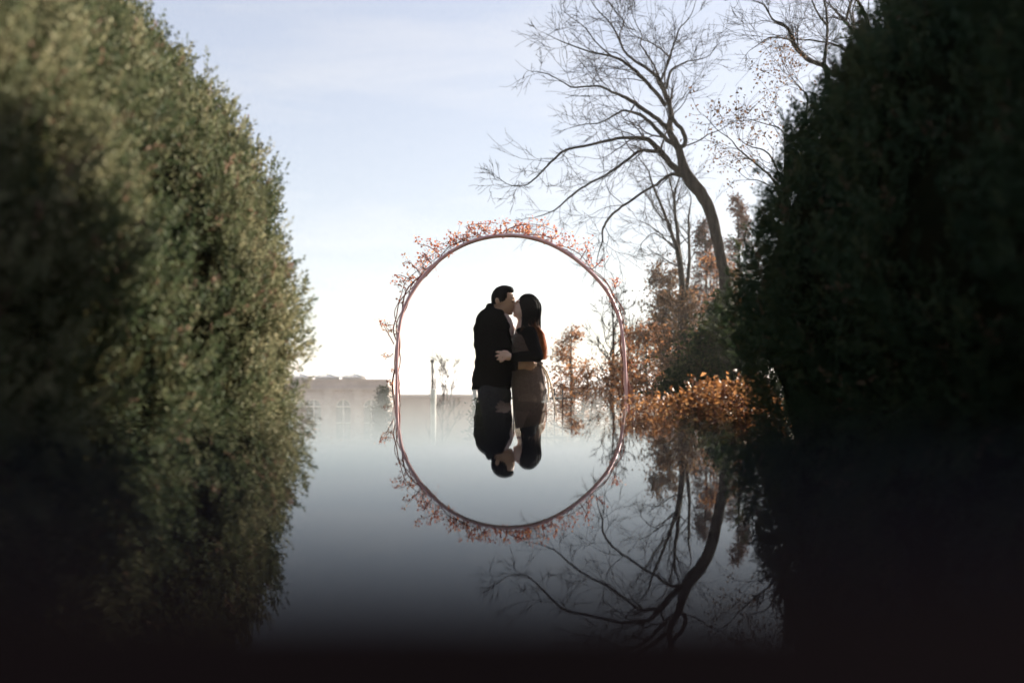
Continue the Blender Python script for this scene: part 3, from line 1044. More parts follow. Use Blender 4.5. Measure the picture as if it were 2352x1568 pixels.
# sash tails hanging from the back of the waist
for pl, w, yo in (([(715, 688), (745, 720), (775, 775), (800, 860), (818, 960), (834, 1068)], .034, -.06), ([(715, 690), (748, 735), (772, 800), (782, 880), (776, 960)], .05, .02)):
    pth = smooth_path([K(a, b, yo - .02 * math.sin(b * .02)) for a, b in pl], 26)
    V, q = [], []
    for k, p in enumerate(pth):
        tw = .6 * math.sin(k * .22)
        dv = np.array([.35 * math.cos(tw), math.cos(tw), .15 * math.sin(tw)]) * w / 2
        V += [p - dv, p - dv * .3 + np.array([.006, 0, 0]), p + dv * .3 + np.array([.006, 0, 0]), p + dv]
    for k in range(25):
        for c in range(3):
            a = k * 4 + c
            q.append((a, a + 1, a + 5, a + 4))
    o = mesh_np('sash', np.array(V), [np.array(q)], M['ribbon'], woman, True)
    md = o.modifiers.new('thick', 'SOLIDIFY'); md.thickness = .003
# tights and boots
S = Solid()
for sy, dx in ((-1, 0), (1, 28)):
    S.chain([K(612 + dx, 1000, .075 * sy), K(640 + dx, 1250, .075 * sy), K(650 + dx, 1570, .075 * sy)], [.082, .058, .042], .02)
S.build('tights', M['trousers'], woman, .007)
for sy, dx in ((-1, 0), (1, 28)):
    S = Solid()
    S.chain([K(648 + dx, 1440, .075 * sy), K(650 + dx, 1590, .075 * sy)], [.052, .046], .02)
    S.cap(K(645 + dx, 1622, .076 * sy), K(562 + dx, 1638, .086 * sy), .036, .024, .03)
    S.cap(K(655 + dx, 1600, .075 * sy), K(658 + dx, 1645, .075 * sy), .03, .02, .02)
    S.cut(K(600, 1655), (0, 0, -1)); S.cut(K(600, 1440), (0, 0, 1))
    S.build('boot', M['shoe'], woman, .006)
# hair
S = Solid()
S.ell(K(632, 258), (.095, .081, .100), .02)
S.ell(K(660, 300), (.052, .078, .090), .04)
S.chain([K(660, 290, -.02), K(664, 390, -.02), K(680, 470, -.01), K(712, 560, 0)], [.075, .064, .055, .030], .04)
S.cap(K(604, 260, -.045), K(600, 400, -.060), .030, .020, .03)
S.cap(K(604, 260, .045), K(606, 400, .060), .030, .020, .03)
S.carve_ell(K(548, 290), (.046, .10, .085), .010, rot=TL)
S.build('hair', M['hair_black'], woman, .005, lambda g: .003 * np.sin(g[..., 1] * 210 + g[..., 0] * 90 + 2 * np.sin(g[..., 2] * 18)) + .0015 * np.sin(g[..., 0] * 330))
rg = np.random.default_rng(8)
T = Tubes()
for k in range(560):
    u = rg.uniform(-1, 1)
    back = rg.uniform(0, 1)
    y0 = .072 * u
    wgt = math.sqrt(max(0, 1 - u * u * .8))
    ln = rg.uniform(.8, 1.05)
    a = [(640 + 20 * back, 188 + 18 * (1 - wgt)), (640 + 62 * wgt * (.6 + .4 * back), 235), (625 + 80 * (.35 + .65 * back) + 8 * rg.normal(), 320), (628 + 72 * (.3 + .7 * back) + 6 * rg.normal(), 400), (655 + 84 * (.4 + .6 * back) + 6 * rg.normal(), 470), (694 + 58 * (.5 + .5 * back) + 6 * rg.normal(), 470 + 95 * ln), (708 + 42 * (.4 + .6 * back) + 7 * rg.normal(), 470 + 180 * ln)]
    ys = [y0 * .5, y0, y0 * 1.15, y0 * 1.2 - .01, y0 * 1.15 - .015, y0 * 1.1 - .02, y0 * 1.0 - .02]
    pth = smooth_path([K(x, z_, yy) for (x, z_), yy in zip(a, ys)], 22)
    if k % 7 == 0:                                     # stray hairs that lift off the rest
        pth[6:] += (np.linspace(0, 1, 16) ** 1.3)[:, None] * np.array([rg.uniform(.0, .03), rg.normal(0, .02), rg.uniform(-.01, .01)])
        T.add(pth, np.linspace(.0016, .0008, 22), 3, tints=np.linspace(0, 1, 22) * rg.uniform(.8, 1.15))
        continue
    T.add(pth, np.linspace(.0032, .0014, 22), 4, tints=np.linspace(0, 1, 22) * rg.uniform(.8, 1.15))
# a lock that falls in front of the near shoulder
for k in range(70):
    y0 = -.08 - .04 * rg.uniform()
    x1 = rg.uniform(-1, 1)
    pth = smooth_path([K(612 + 8 * x1, 240, -.070), K(606 + 16 * x1, 330, y0), K(604 + 24 * x1, 400, y0 - .03), K(612 + 40 * x1, 440 + 20 * rg.uniform(), y0 - .05)], 14)
    T.add(pth, np.linspace(.003, .0013, 14), 4, tints=np.linspace(0, .5, 14))
T.build('hair_strands', M['hair_strand'], woman)['kind'] = 'stuff'
a = np.linspace(0, 2 * math.pi, 17)
rc = K(444, 648, -.3165)
T = Tubes(); T.add(np.stack([rc[0] + .001 * np.sin(a), rc[1] + .0092 * np.cos(a), rc[2] + .0092 * np.sin(a)], 1), .0018, 5)
T.build('ring', M['gold'], woman)

# ------------------------------------------------------------------ trees


def perp(d, rg):
    return unit(np.cross(d, rg.normal(size=3)))


def grow(T, tips, p, d, L, r, lvl, rg, cfg):
    n = max(3, min(8, int(L / cfg.get('seg', .3)) + 2))
    pts = [np.array(p, float)]
    dd = unit(d)
    for k in range(n):
        dd = unit(dd + rg.normal(0, cfg['wig'], 3) + np.array([0, 0, cfg['up']]))
        pts.append(pts[-1] + dd * L / n)
    pts = np.array(pts)
    rad = np.linspace(r, max(r * cfg.get('taper', .35), cfg['rmin'] * .8), n + 1)
    T.add(pts, rad, 6 if r > .06 else (4 if r > .014 else 3))
    if lvl <= 0 or r < cfg['rmin']:
        tips.append(pts[-1]); tips.append(pts[n // 2])
        return
    for k in range(cfg['kids'][min(lvl, len(cfg['kids']) - 1)]):
        t = rg.uniform(.25, 1.0)
        i = min(int(t * n), n - 1)
        base = pts[i] + (pts[i + 1] - pts[i]) * (t * n - i)
        di = unit(pts[i + 1] - pts[i])
        an = rg.uniform(*cfg['ang'])
        cd = unit(di * math.cos(an) + perp(di, rg) * math.sin(an))
        grow(T, tips, base, cd, L * rg.uniform(*cfg['len']) * (1.15 - .5 * t), max(cfg['rmin'], rad[i] * rg.uniform(.45, .7)), lvl - 1, rg, cfg)
    grow(T, tips, pts[-1], dd, L * .6, rad[-1], lvl - 1, rg, cfg)


def C5(cx, cyy, Y):
    return P(1129 + cx * .43196, cyy * .43196, Y)


def limb_tree(root, limbs, Y, seed, cfg, trunk_limbs=1, barkm='bark', spread=1.6, twig_scale=1.0, leaf=None):
    """limbs: side-view polylines (x, y, width); depth wanders so that the crown fills a volume"""
    rg = np.random.default_rng(seed)
    TT, TB, tips = Tubes(), Tubes(), []
    k5 = .43196 / F * Y
    depth_at = []
    for li, (lm, z0, dz) in enumerate(limbs):
        a = np.array(lm, float)
        n = len(a)
        dep = np.linspace(z0, z0 + dz, n)
        pts = np.array([C5(x, y, Y) for x, y, _ in a])
        scale = (Y + dep) / Y
        pts = np.stack([pts[:, 0] * scale, Y + dep, CAM_Z + (pts[:, 2] - CAM_Z) * scale], 1)
        arr = np.column_stack([pts, a[:, 2] * k5 / 2])
        m = max(8, n * 3)
        arr = smooth_path(arr, m)
        arr[:, 3] = np.maximum(arr[:, 3], cfg['rmin'])
        arr[1:-1, :3] += rg.normal(0, 1, (m - 2, 3)) * arr[1:-1, 3:4] * (.05 if li < trunk_limbs else .16)
        (TT if li < trunk_limbs else TB).add(arr[:, :3], arr[:, 3], 10 if li < trunk_limbs else 7)
        if li < trunk_limbs:
            continue
        seglen = np.linalg.norm(np.diff(arr[:, :3], axis=0), axis=1).sum()
        for q in range(int(seglen / cfg['every'])):
            t = rg.uniform(.12, 1.0)
            i = min(int(t * (m - 1)), m - 2)
            di = unit(arr[i + 1, :3] - arr[i, :3])
            an = rg.uniform(.4, 1.1)
            pr = unit(perp(di, rg) + np.array([0, 0, .35]))
            cd = unit(di * math.cos(an) + pr * math.sin(an))
            r = min(arr[i, 3] * .5, .03) * rg.uniform(.4, 1)
            grow(TB, tips, arr[i, :3], cd, rg.uniform(.6, spread) * twig_scale * (1.1 - .4 * t), max(r, cfg['rmin']), cfg['lvl'], rg, cfg)
        grow(TB, tips, arr[-1, :3], unit(arr[-1, :3] - arr[-2, :3]), .4 * twig_scale, arr[-1, 3], cfg['lvl'], rg, cfg)
    if TT.v:
        TT.build('trunk', M[barkm], root)
    TB.build('crown', M[barkm], root)
    if leaf:
        tp = np.array(tips)
        idx = rg.integers(0, len(tp), leaf[0])
        pos = tp[idx] + rg.normal(0, leaf[2] * 1.2, (leaf[0], 3))
        leaf_mesh('leaves', pos, rg.uniform(.6, 1.2, leaf[0]) * leaf[2], rg, M[leaf[1]], root, .6, -.4, kind='stuff')


YB = 25.0
big = thing('bare_tree', 'large bare tree with a bent leaning trunk, tallest beside the right hedge', 'tree')
base_py = HZ + (CAM_Z - float(tz(6, YB))) / YB * F
limb_tree(big, [
    ([(1262, base_py / .43196 + 20, 84), (1258, 2000, 76), (1255, 1750, 66), (1245, 1568, 62), (1235, 1450, 58), (1215, 1350, 58), (1195, 1250, 60), (1165, 1130, 62), (1120, 1040, 66), (1070, 975, 70), (1030, 915, 62), (1012, 850, 46), (995, 790, 40)], 0, 0),
    ([(1000, 800, 40), (960, 720, 36), (945, 680, 34), (955, 620, 28), (945, 560, 26), (925, 500, 24), (900, 440, 22), (860, 390, 18), (790, 340, 15), (720, 290, 13), (690, 240, 12), (660, 170, 10), (620, 110, 8), (560, 50, 6), (510, -30, 5)], 0, 2.2),
    ([(995, 790, 26), (1028, 770, 24), (1030, 730, 24), (1005, 680, 22), (970, 640, 22), (948, 590, 20)], 0, .3),
    ([(945, 690, 28), (920, 670, 26), (860, 615, 22), (790, 570, 22), (740, 535, 20), (700, 515, 16), (640, 490, 12), (580, 460, 11), (510, 460, 9), (430, 465, 8), (370, 430, 6), (300, 395, 5), (240, 380, 4)], .2, -2.6),
    ([(985, 785, 26), (930, 740, 24), (880, 690, 22), (830, 640, 20), (790, 610, 18), (740, 595, 14), (700, 590, 12), (640, 620, 10), (570, 655, 8), (500, 660, 6), (420, 680, 4)], 0, 2.5),
    ([(1015, 930, 40), (960, 880, 34), (910, 820, 32), (870, 770, 28), (830, 742, 24), (760, 732, 20), (690, 735, 16), (610, 750, 14), (520, 770, 13), (390, 800, 12), (330, 850, 11), (270, 910, 9), (230, 950, 8), (180, 985, 6), (100, 985, 4), (40, 950, 3)], 0, -3.2),
    ([(900, 808, 20), (840, 805, 16), (790, 800, 15), (740, 835, 15), (680, 880, 14), (600, 935, 13), (520, 975, 12), (450, 1020, 11), (390, 1070, 10), (340, 1115, 8), (280, 1140, 6), (220, 1160, 5)], -.3, 2.2),
    ([(1005, 932, 24), (965, 925, 18), (930, 940, 16), (870, 985, 14), (800, 1025, 13), (730, 1075, 13), (690, 1100, 12), (640, 1140, 12), (605, 1190, 12), (590, 1230, 10), (590, 1280, 8), (570, 1340, 5), (555, 1420, 3)], 0, -2.4),
    ([(925, 560, 24), (880, 500, 20), (830, 440, 20), (780, 390, 18), (730, 350, 16), (680, 315, 14), (620, 295, 11), (540, 280, 9), (450, 250, 7), (370, 220, 5), (290, 180, 3)], .2, -1.8),
    ([(930, 470, 16), (945, 400, 14), (960, 370, 12), (1000, 345, 9), (1050, 325, 7), (1110, 315, 6), (1160, 295, 5), (1190, 250, 4), (1220, 225, 3)], .4, 1.6),
    ([(900, 430, 14), (920, 380, 12), (945, 320, 12), (960, 260, 10), (985, 200, 8), (1000, 150, 7), (1040, 110, 6), (1070, 60, 4), (1090, -10, 3)], .6, -1.6),
    ([(895, 420, 12), (860, 340, 10), (820, 280, 9), (790, 230, 8), (800, 190, 6), (770, 130, 5), (745, 60, 4), (730, -20, 3)], .5, 2.2),
    ([(948, 305, 10), (900, 260, 8), (840, 225, 6), (800, 210, 5), (740, 170, 4), (690, 90, 3)], .2, -2.0),
    ([(700, 265, 10), (680, 190, 8), (700, 110, 6), (640, 40, 5), (610, -30, 4)], 1.2, 1.4),
    ([(640, 300, 9), (560, 230, 7), (500, 150, 6), (420, 90, 4), (370, 50, 3)], 0, 1.5),
], YB, 31, dict(wig=.18, up=.02, kids=[2, 3, 3], ang=(.35, .85), len=(.45, .75), rmin=.0052, every=.29, lvl=2, seg=.22), 1, 'bark', 1.35)

YS = 27.0
b2 = thing('bare_tree', 'slender dark bare tree with forked stems in front of the bent trunk', 'tree')
bpy2 = (HZ + (CAM_Z - float(tz(5, YS))) / YS * F) / .43196
limb_tree(b2, [
    ([(1018, bpy2 + 20, 60), (1015, 2000, 44), (1020, 1700, 38), (1015, 1568, 34), (1010, 1450, 32), (990, 1330, 26)], 0, 0),
    ([(1000, 1390, 28), (990, 1330, 24), (960, 1250, 20), (940, 1190, 18), (910, 1110, 15), (880, 1040, 12), (850, 960, 10), (830, 900, 7), (790, 850, 5)], 0, -1),
    ([(1005, 1420, 26), (998, 1330, 24), (987, 1240, 20), (975, 1130, 16), (970, 1050, 14), (985, 990, 10), (1000, 940, 7)], 0, .6),
    ([(970, 1060, 10), (955, 990, 9), (935, 920, 7), (905, 860, 5)], .5, 1.2),
    ([(1030, 1600, 24), (1042, 1500, 20), (1050, 1400, 18), (1050, 1250, 14), (1048, 1150, 10), (1060, 1080, 7)], 0, .9),
    ([(985, 1310, 8), (930, 1280, 7), (860, 1240, 5), (800, 1290, 4)], 0, -1.2),
    ([(1000, 1420, 8), (940, 1390, 7), (880, 1350, 5), (820, 1360, 3)], 0, 1.0),
], YS, 41, dict(wig=.16, up=.02, kids=[2, 3, 3], ang=(.35, .85), len=(.45, .75), rmin=.0052, every=.24, lvl=2, seg=.3), 1, 'bark_dark', 1.3)

YR = 19.0
b3 = thing('bare_tree', 'dark bare tree whose boughs rise above the right hedge', 'tree')
limb_tree(b3, [
    ([(2350, (HZ + (CAM_Z - float(tz(8, YR))) / YR * F) / .43196 + 20, 110), (2340, 2000, 95), (2300, 1200, 80), (2200, 700, 66), (2080, 420, 54), (1990, 300, 44)], 0, 0),
    ([(2080, 420, 40), (1950, 400, 34), (1800, 380, 30), (1760, 340, 26), (1700, 330, 22), (1650, 285, 22), (1610, 235, 20), (1590, 180, 18), (1555, 130, 14), (1500, 110, 10), (1470, 60, 8), (1440, 20, 6), (1380, 0, 4)], 0, -1.2),
    ([(1768, 340, 20), (1780, 230, 16), (1785, 140, 14), (1780, 60, 12), (1760, -30, 9)], -.8, 1.0),
    ([(1787, 140, 12), (1740, 80, 10), (1710, 20, 8), (1690, -40, 5)], -.5, -1.0),
    ([(1990, 310, 24), (1900, 280, 17), (1860, 250, 14), (1790, 230, 10), (1700, 215, 9), (1610, 210, 6)], 0, .8),
    ([(1605, 225, 9), (1560, 205, 8), (1480, 200, 6), (1430, 230, 5), (1370, 270, 3)], -1.1, -.8),
    ([(2010, 310, 32), (1960, 220, 26), (1920, 160, 22), (1880, 110, 18), (1820, 50, 10), (1790, 20, 7), (1740, -30, 5)], 0, 1.4),
    ([(1885, 110, 16), (1905, 30, 14), (1930, -40, 10)], .8, -.5),
    ([(2030, 330, 30), (2000, 120, 22), (1950, 10, 16), (1920, -40, 12)], 0, -1.2),
], YR, 51, dict(wig=.16, up=.02, kids=[2, 3, 3], ang=(.35, .85), len=(.45, .75), rmin=.0038, every=.22, lvl=2, seg=.2), 1, 'bark_dark', 1.15)

b4 = thing('young_beech', 'sparse tree with a few rust leaves peeping past the right hedge', 'tree')
limb_tree(b4, [
    ([(1640, (HZ + (CAM_Z - float(tz(6, 16.))) / 16 * F) / .43196 + 20, 50), (1620, 1800, 42), (1600, 1300, 34), (1560, 1000, 26)], 0, 0),
    ([(1590, 1150, 22), (1500, 960, 14), (1440, 900, 10), (1380, 850, 9), (1310, 790, 7), (1270, 740, 5), (1200, 690, 4), (1140, 620, 3)], 0, -.6),
    ([(1575, 1050, 16), (1500, 860, 10), (1450, 800, 8), (1380, 780, 6), (1320, 740, 4), (1300, 660, 3)], 0, .6),
    ([(1560, 1000, 16), (1560, 760, 9), (1540, 690, 7), (1460, 660, 5), (1390, 640, 3)], 0, -.9),
    ([(1560, 1000, 20), (1660, 640, 12), (1680, 520, 9), (1640, 470, 6), (1600, 420, 4), (1540, 370, 3)], 0, .7),
    ([(1500, 1000, 9), (1420, 960, 6), (1360, 950, 4), (1300, 900, 3)], .3, .5),
], 16.0, 61, dict(wig=.26, up=.01, kids=[1, 2, 3], ang=(.4, 1.0), len=(.45, .75), rmin=.004, every=.22, lvl=1, seg=.2), 1, 'bark_dark', .75, 1.0, (1100, 'sparse', .055))


def small_tree(name, label, cat, px, top_py, Y, width_px, seed, mat_leaf, n_leaf, leaf, conic=.0, kids=(2, 3, 4), lvl=3, r0=.12, up=.05, barkm='bark_dark', ang=(.4, 1.0), first=.25, group=None, sink=0, ratio=1.0, nlimb=26, rmin=.005):
    rg = np.random.default_rng(seed)
    root = thing(name, label, cat, group=group)
    top = P(px, top_py, Y)
    z0 = float(tz(top[0], Y)) - .1
    H = top[2] - z0
    W = width_px / F * Y / 2
    T, TB, tips = Tubes(), Tubes(), []
    n = 12
    tr = np.stack([top[0] + rg.normal(0, .03 * W, n).cumsum() * .6, np.full(n, Y) + rg.normal(0, .03 * W, n).cumsum() * .6, np.linspace(z0, z0 + H * .97, n)], 1)
    rad = np.linspace(r0, r0 * .12, n)
    T.add(tr, rad, 8)
    cfg = dict(wig=.18, up=up, kids=list(kids), ang=ang, len=(.4, .65), rmin=rmin, seg=.3)
    for k in range(nlimb):
        t = first + (.98 - first) * (k + rg.uniform()) / nlimb
        i = min(int(t * (n - 1)), n - 2)
        f = t * (n - 1) - i
        p = tr[i] + (tr[i + 1] - tr[i]) * f
        u = (t - first) / (1 - first)
        if conic:
            reach = W * ((1 - u) ** .8 * .92 + (.14 if conic < 1 else .04))
        else:
            reach = W * (.45 + .75 * math.sin(math.pi * min(u * .85 + .1, 1)))
        az = rg.uniform(0, 2 * math.pi)
        el = rg.uniform(.1, .5) if conic else rg.uniform(.35, 1.05) * ratio
        d = np.array([math.cos(az) * math.cos(el), math.sin(az) * math.cos(el), math.sin(el)])
        grow(TB, tips, p, d, reach * .72, max(rmin, rad[i] * .45), lvl - 1, rg, cfg)
    T.build('trunk', M[barkm], root)
    TB.build('crown', M[barkm], root)
    if n_leaf:
        tp = np.array(tips)
        idx = rg.integers(0, len(tp), n_leaf)
        cl = rg.normal(0, leaf * 1.1, (n_leaf, 3))
        leaf_mesh('leaves', tp[idx] + cl, rg.uniform(.6, 1.3, n_leaf) * leaf, rg, M[mat_leaf], root, .6, -.3, kind='stuff')
    return root


small_tree('oak_tree', 'young oak keeping its russet leaves, just right of the couple', 'tree', 1312, 738, 38, 190, 71, 'oak', 3400, .11, conic=.6, r0=.13, first=.18, nlimb=60, lvl=3, kids=(2, 3, 3))
small_tree('bare_tree', 'leafless tree with wide thin boughs inside the right edge of arch', 'tree', 1412, 680, 34, 190, 72, None, 0, .1, r0=.14, first=.40, nlimb=24, lvl=4, kids=(2, 3, 3, 3), up=.08, rmin=.010)
small_tree('copper_tree', 'low tree with coppery leaves just outside the right leg of arch', 'tree', 1490, 765, 26, 170, 73, 'oak', 4200, .09, r0=.08, first=.2, nlimb=40, lvl=3)
small_tree('brown_tree', 'brown-leaved tree left of the forked dark stems', 'tree', 1535, 625, 30, 190, 74, 'sparse', 5600, .10, r0=.11, first=.25, nlimb=44, lvl=3)
small_tree('larch_tree', 'slim conical tree with pinkish brown needles, between the trunks', 'tree', 1612, 480, 37, 250, 75, 'larch', 8500, .10, conic=1, r0=.13, first=.18, nlimb=90, lvl=3, up=.02, rmin=.009)
small_tree('larch_tree', 'slim conical pinkish brown tree close to the right hedge', 'tree', 1688, 420, 39, 260, 76, 'larch', 8500, .10, conic=1, r0=.13, first=.18, nlimb=90, lvl=3, up=.02, rmin=.009)
small_tree('evergreen_tree', 'dark green evergreen tree at the foot of the bent trunk', 'tree', 1672, 690, 19, 130, 77, 'evergreen', 12000, .075, r0=.09, first=.12, nlimb=60, lvl=3, ratio=.6)
small_tree('thicket_tree', 'many-stemmed brown tree between coppery tree and evergreen', 'tree', 1560, 690, 23, 190, 85, 'sparse', 3000, .07, r0=.07, first=.15, nlimb=60, lvl=4, kids=(2, 3, 3, 3), up=.10, rmin=.006)
small_tree('thicket_tree', 'brown twiggy tree behind the bent trunk, near the right hedge', 'tree', 1650, 590, 32, 170, 86, 'oak', 3600, .09, r0=.09, first=.2, nlimb=50, lvl=4, kids=(2, 3, 3, 3), up=.10, rmin=.007)
small_tree('evergreen_shrub', 'dense dark evergreen shrub behind the tall coppery bush', 'shrub', 1690, 770, 13, 300, 78, 'evergreen', 12500, .055, r0=.06, first=.05, nlimb=70, lvl=3, ratio=.6)
small_tree('evergreen_shrub', 'dark evergreen shrub low behind the left end of coppery bushes', 'shrub', 1590, 845, 14, 150, 79, 'evergreen', 9000, .055, r0=.05, first=.05, nlimb=50, lvl=3, ratio=.6)
small_tree('bare_tree', 'faint vase-shaped bare tree beside the lamp post', 'tree', 1016, 822, 62, 150, 80, None, 0, .1, r0=.10, first=.28, nlimb=22, lvl=4, kids=(2, 2, 3, 3), up=.16, barkm='bark', ang=(.25, .6), ratio=1.2, rmin=.013)
small_tree('corner_shrub', 'round dark shrub at the corner of the stone building', 'shrub', 880, 884, 55, 44, 81, 'evergreen', 5200, .12, r0=.10, first=.55, nlimb=60, lvl=3, ratio=.6)
small_tree('garden_shrub', 'small green shrub beside the white post behind the couple', 'shrub', 1104, 928, 13, 34, 82, 'evergreen', 2600, .05, r0=.03, first=.1, nlimb=30, lvl=3, ratio=.6, rmin=.003)
small_tree('copper_tree', 'coppery shrub at the far right foot of the leafless tree', 'tree', 1435, 845, 30, 160, 83, 'oak', 3600, .09, r0=.06, first=.2, nlimb=34, lvl=3)
small_tree('rust_shrub', 'low rust-coloured shrub under the russet oak', 'shrub', 1345, 868, 30, 170, 84, 'oak', 2400, .085, r0=.06, first=.2, nlimb=34, lvl=3)


def dried_bush(label, px0, px1, top, Y, n_stem, n_leaf, seed, leaf=.040):
    """many thin stems that end in heads of curled dry leaves"""
    rg = np.random.default_rng(seed)
    root = thing('coppery_bush', label, 'bush', group='coppery bushes by the right hedge')
    T = Tubes()
    heads = []
    x0, x1 = P(px0, 0, Y)[0], P(px1, 0, Y)[0]
    xm = (x0 + x1) / 2
    for k in range(n_stem):
        u = rg.uniform(0, 1)
        x = x0 + (x1 - x0) * u
        tpy = np.interp(u, np.linspace(0, 1, len(top)), top)
        ht = P(0, tpy, Y)[2] * rg.uniform(.55, 1.0) ** .8
        y = Y + rg.uniform(-.45, .45)
        b = np.array([xm + (x - xm) * .55 + rg.normal(0, .05), Y + (y - Y) * .6, 0])
        e = np.array([x, y, ht])
        m = b * .45 + e * .55 + np.array([rg.normal(0, .04), rg.normal(0, .04), .03])
        pts = smooth_path([b, m, e], 9)
        T.add(pts, np.linspace(.0045, .0018, 9), 4)
        for q in range(3):
            i = rg.integers(3, 8)
            e2 = pts[i] + np.array([rg.normal(0, .09), rg.normal(0, .09), rg.uniform(.05, .16)])
            e2[2] = min(e2[2], ht)
            T.add(smooth_path([pts[i], (pts[i] + e2) / 2 + rg.normal(0, .01, 3), e2], 5), np.linspace(.0025, .0012, 5), 3)
            heads.append(e2)
        heads.append(e)
    T.build('stems', M['vine_stem'], root)['kind'] = 'stuff'
    hp_ = np.array(heads)
    idx = rg.integers(0, len(hp_), n_leaf)
    pos = hp_[idx] + rg.normal(0, .034, (n_leaf, 3)) - np.array([0, 0, .03])
    leaf_mesh('leaves', pos, rg.uniform(.5, 1.25, n_leaf) * leaf, rg, M['copper'], root, .62, -.5, fold=.55, kind='stuff')


dried_bush('tall coppery bush with glinting dry leaves against the dark hedge', 1562, 1752, [892, 868, 860, 864, 846, 862, 890], 6.35, 140, 5200, 91)
dried_bush('lower coppery bush with dry leaves beside the right leg of arch', 1448, 1590, [915, 900, 894, 905, 902, 915], 7.4, 90, 3000, 92)
dried_bush('low spreading coppery bush at the foot of the dark hedge', 1690, 1850, [985, 990, 1000, 1015, 1040], 5.95, 60, 1400, 93, .04)
dried_bush('low brown dried plants at the foot of the sunlit hedge', 560, 712, [985, 980, 988, 984, 992], 5.95, 70, 900, 94, .032)

# ------------------------------------------------------------------ stone building far left, lower down the slope
YBL = 136.0
k1 = YBL / F


def bx(px):
    return (px - 1176) * k1


def bz(py):
    return CAM_Z + (HZ - py) * k1


bld = thing('stone_building', 'pale stone building with arched windows and a flat roof', 'building')
x_l, x_r = bx(580), bx(891)
g_z = float(tz(-25, YBL)) - .2
top_z, cor_z = bz(873), bz(895)
bays = [bx(p) for p in (652, 720, 788, 852)]
half = bx(720 + 33.5) - bx(720)
wr = 17 * k1
spr, sill = bz(917) - wr, bz(1010)
mb = MB()
y0, y1 = YBL, YBL + .45


def wall_strip(xa, xb):
    mb.box(xa, xb, y0, y1, g_z, cor_z)


edges = [x_l]
for c in bays:
    edges += [c - wr * 1.02, c + wr * 1.02]
edges.append(x_r)
for a, b in zip(edges[0::2], edges[1::2]):
    wall_strip(a, b)
NA = 14
for c in bays:
    mb.box(c - wr * 1.02, c + wr * 1.02, y0, y1, g_z, sill)
    th = np.linspace(math.pi, 0, NA + 1)
    ax_, az_ = c + wr * np.cos(th), spr + wr * np.sin(th)
    for k in range(NA):                                    # spandrel over the arch
        xa, xb, za, zb = ax_[k], ax_[k + 1], az_[k], az_[k + 1]
        mb.add([(xa, y0, za), (xb, y0, zb), (xb, y0, cor_z), (xa, y0, cor_z), (xa, y1, za), (xb, y1, zb), (xb, y1, cor_z), (xa, y1, cor_z)],
               [(0, 1, 2, 3), (7, 6, 5, 4), (0, 4, 5, 1)])
mb.box(x_l, x_r, YBL + 14, YBL + 14.4, g_z, cor_z)
mb.box(x_r - .45, x_r - .003, y1 + .003, YBL + 13.99, g_z, cor_z)
mb.box(x_l + .003, x_l + .45, y1 + .003, YBL + 13.99, g_z, cor_z)
mb.build('wall', M['stone'], bld)
mb = MB(); mb.box(x_l - .1, x_r + .02, YBL - .08, YBL + 14.5, cor_z + .32, top_z); mb.build('parapet', M['stone'], bld)
mb = MB(); mb.box(x_l - .2, x_r + .2, YBL - .35, YBL + 14.6, cor_z + .002, cor_z + .318); mb.build('cornice', M['stone_trim'], bld)
mb = MB(); mb.box(x_l - .1, x_r + .08, YBL - .16, YBL + 14.55, top_z + .002, top_z + .16); mb.build('coping', M['stone_trim'], bld)
for c in bays[:-1] + [bays[-1]]:
    xp = c + half
    if xp < x_r - .4:
        mb = MB(); mb.box(xp - .45, xp + .45, YBL - .14, YBL - .003, g_z, cor_z - .5); mb.box(xp - .6, xp + .6, YBL - .24, YBL - .003, cor_z - .498, cor_z - .003)
        mb.build('pilaster', M['stone_trim'], bld)
for c in bays:
    w = thing('window', '', '')
    for k_ in ('label', 'category'):
        del w[k_]
    w.parent = bld
    th = np.linspace(0, math.pi, 17)
    pts = [(c - wr, YBL + .3, sill), (c + wr, YBL + .3, sill)] + [(c + wr * math.cos(a), YBL + .3, spr + wr * math.sin(a)) for a in th]
    cc_ = [(c, YBL + .3, spr)]
    V = np.array(pts + cc_)
    tri = [(k, k + 1, len(pts)) for k in range(len(pts) - 1)] + [(len(pts) - 1, 0, len(pts))]
    mesh_np('pane', V, [np.array(tri)], M['glass'], w)
    mb = MB()
    mb.bar((c, YBL + .25, sill), (c, YBL + .25, spr + wr), .12)
    mb.bar((c - wr, YBL + .25, spr), (c + wr, YBL + .25, spr), .12)
    mb.bar((c - wr, YBL + .25, (spr + sill) / 2), (c + wr, YBL + .25, (spr + sill) / 2), .1)
    for a, b in zip(pts[2:-1], pts[3:]):
        mb.bar((a[0], YBL + .25, a[2]), (b[0], YBL + .25, b[2]), .16)
    mb.build('frame', M['white'], w)
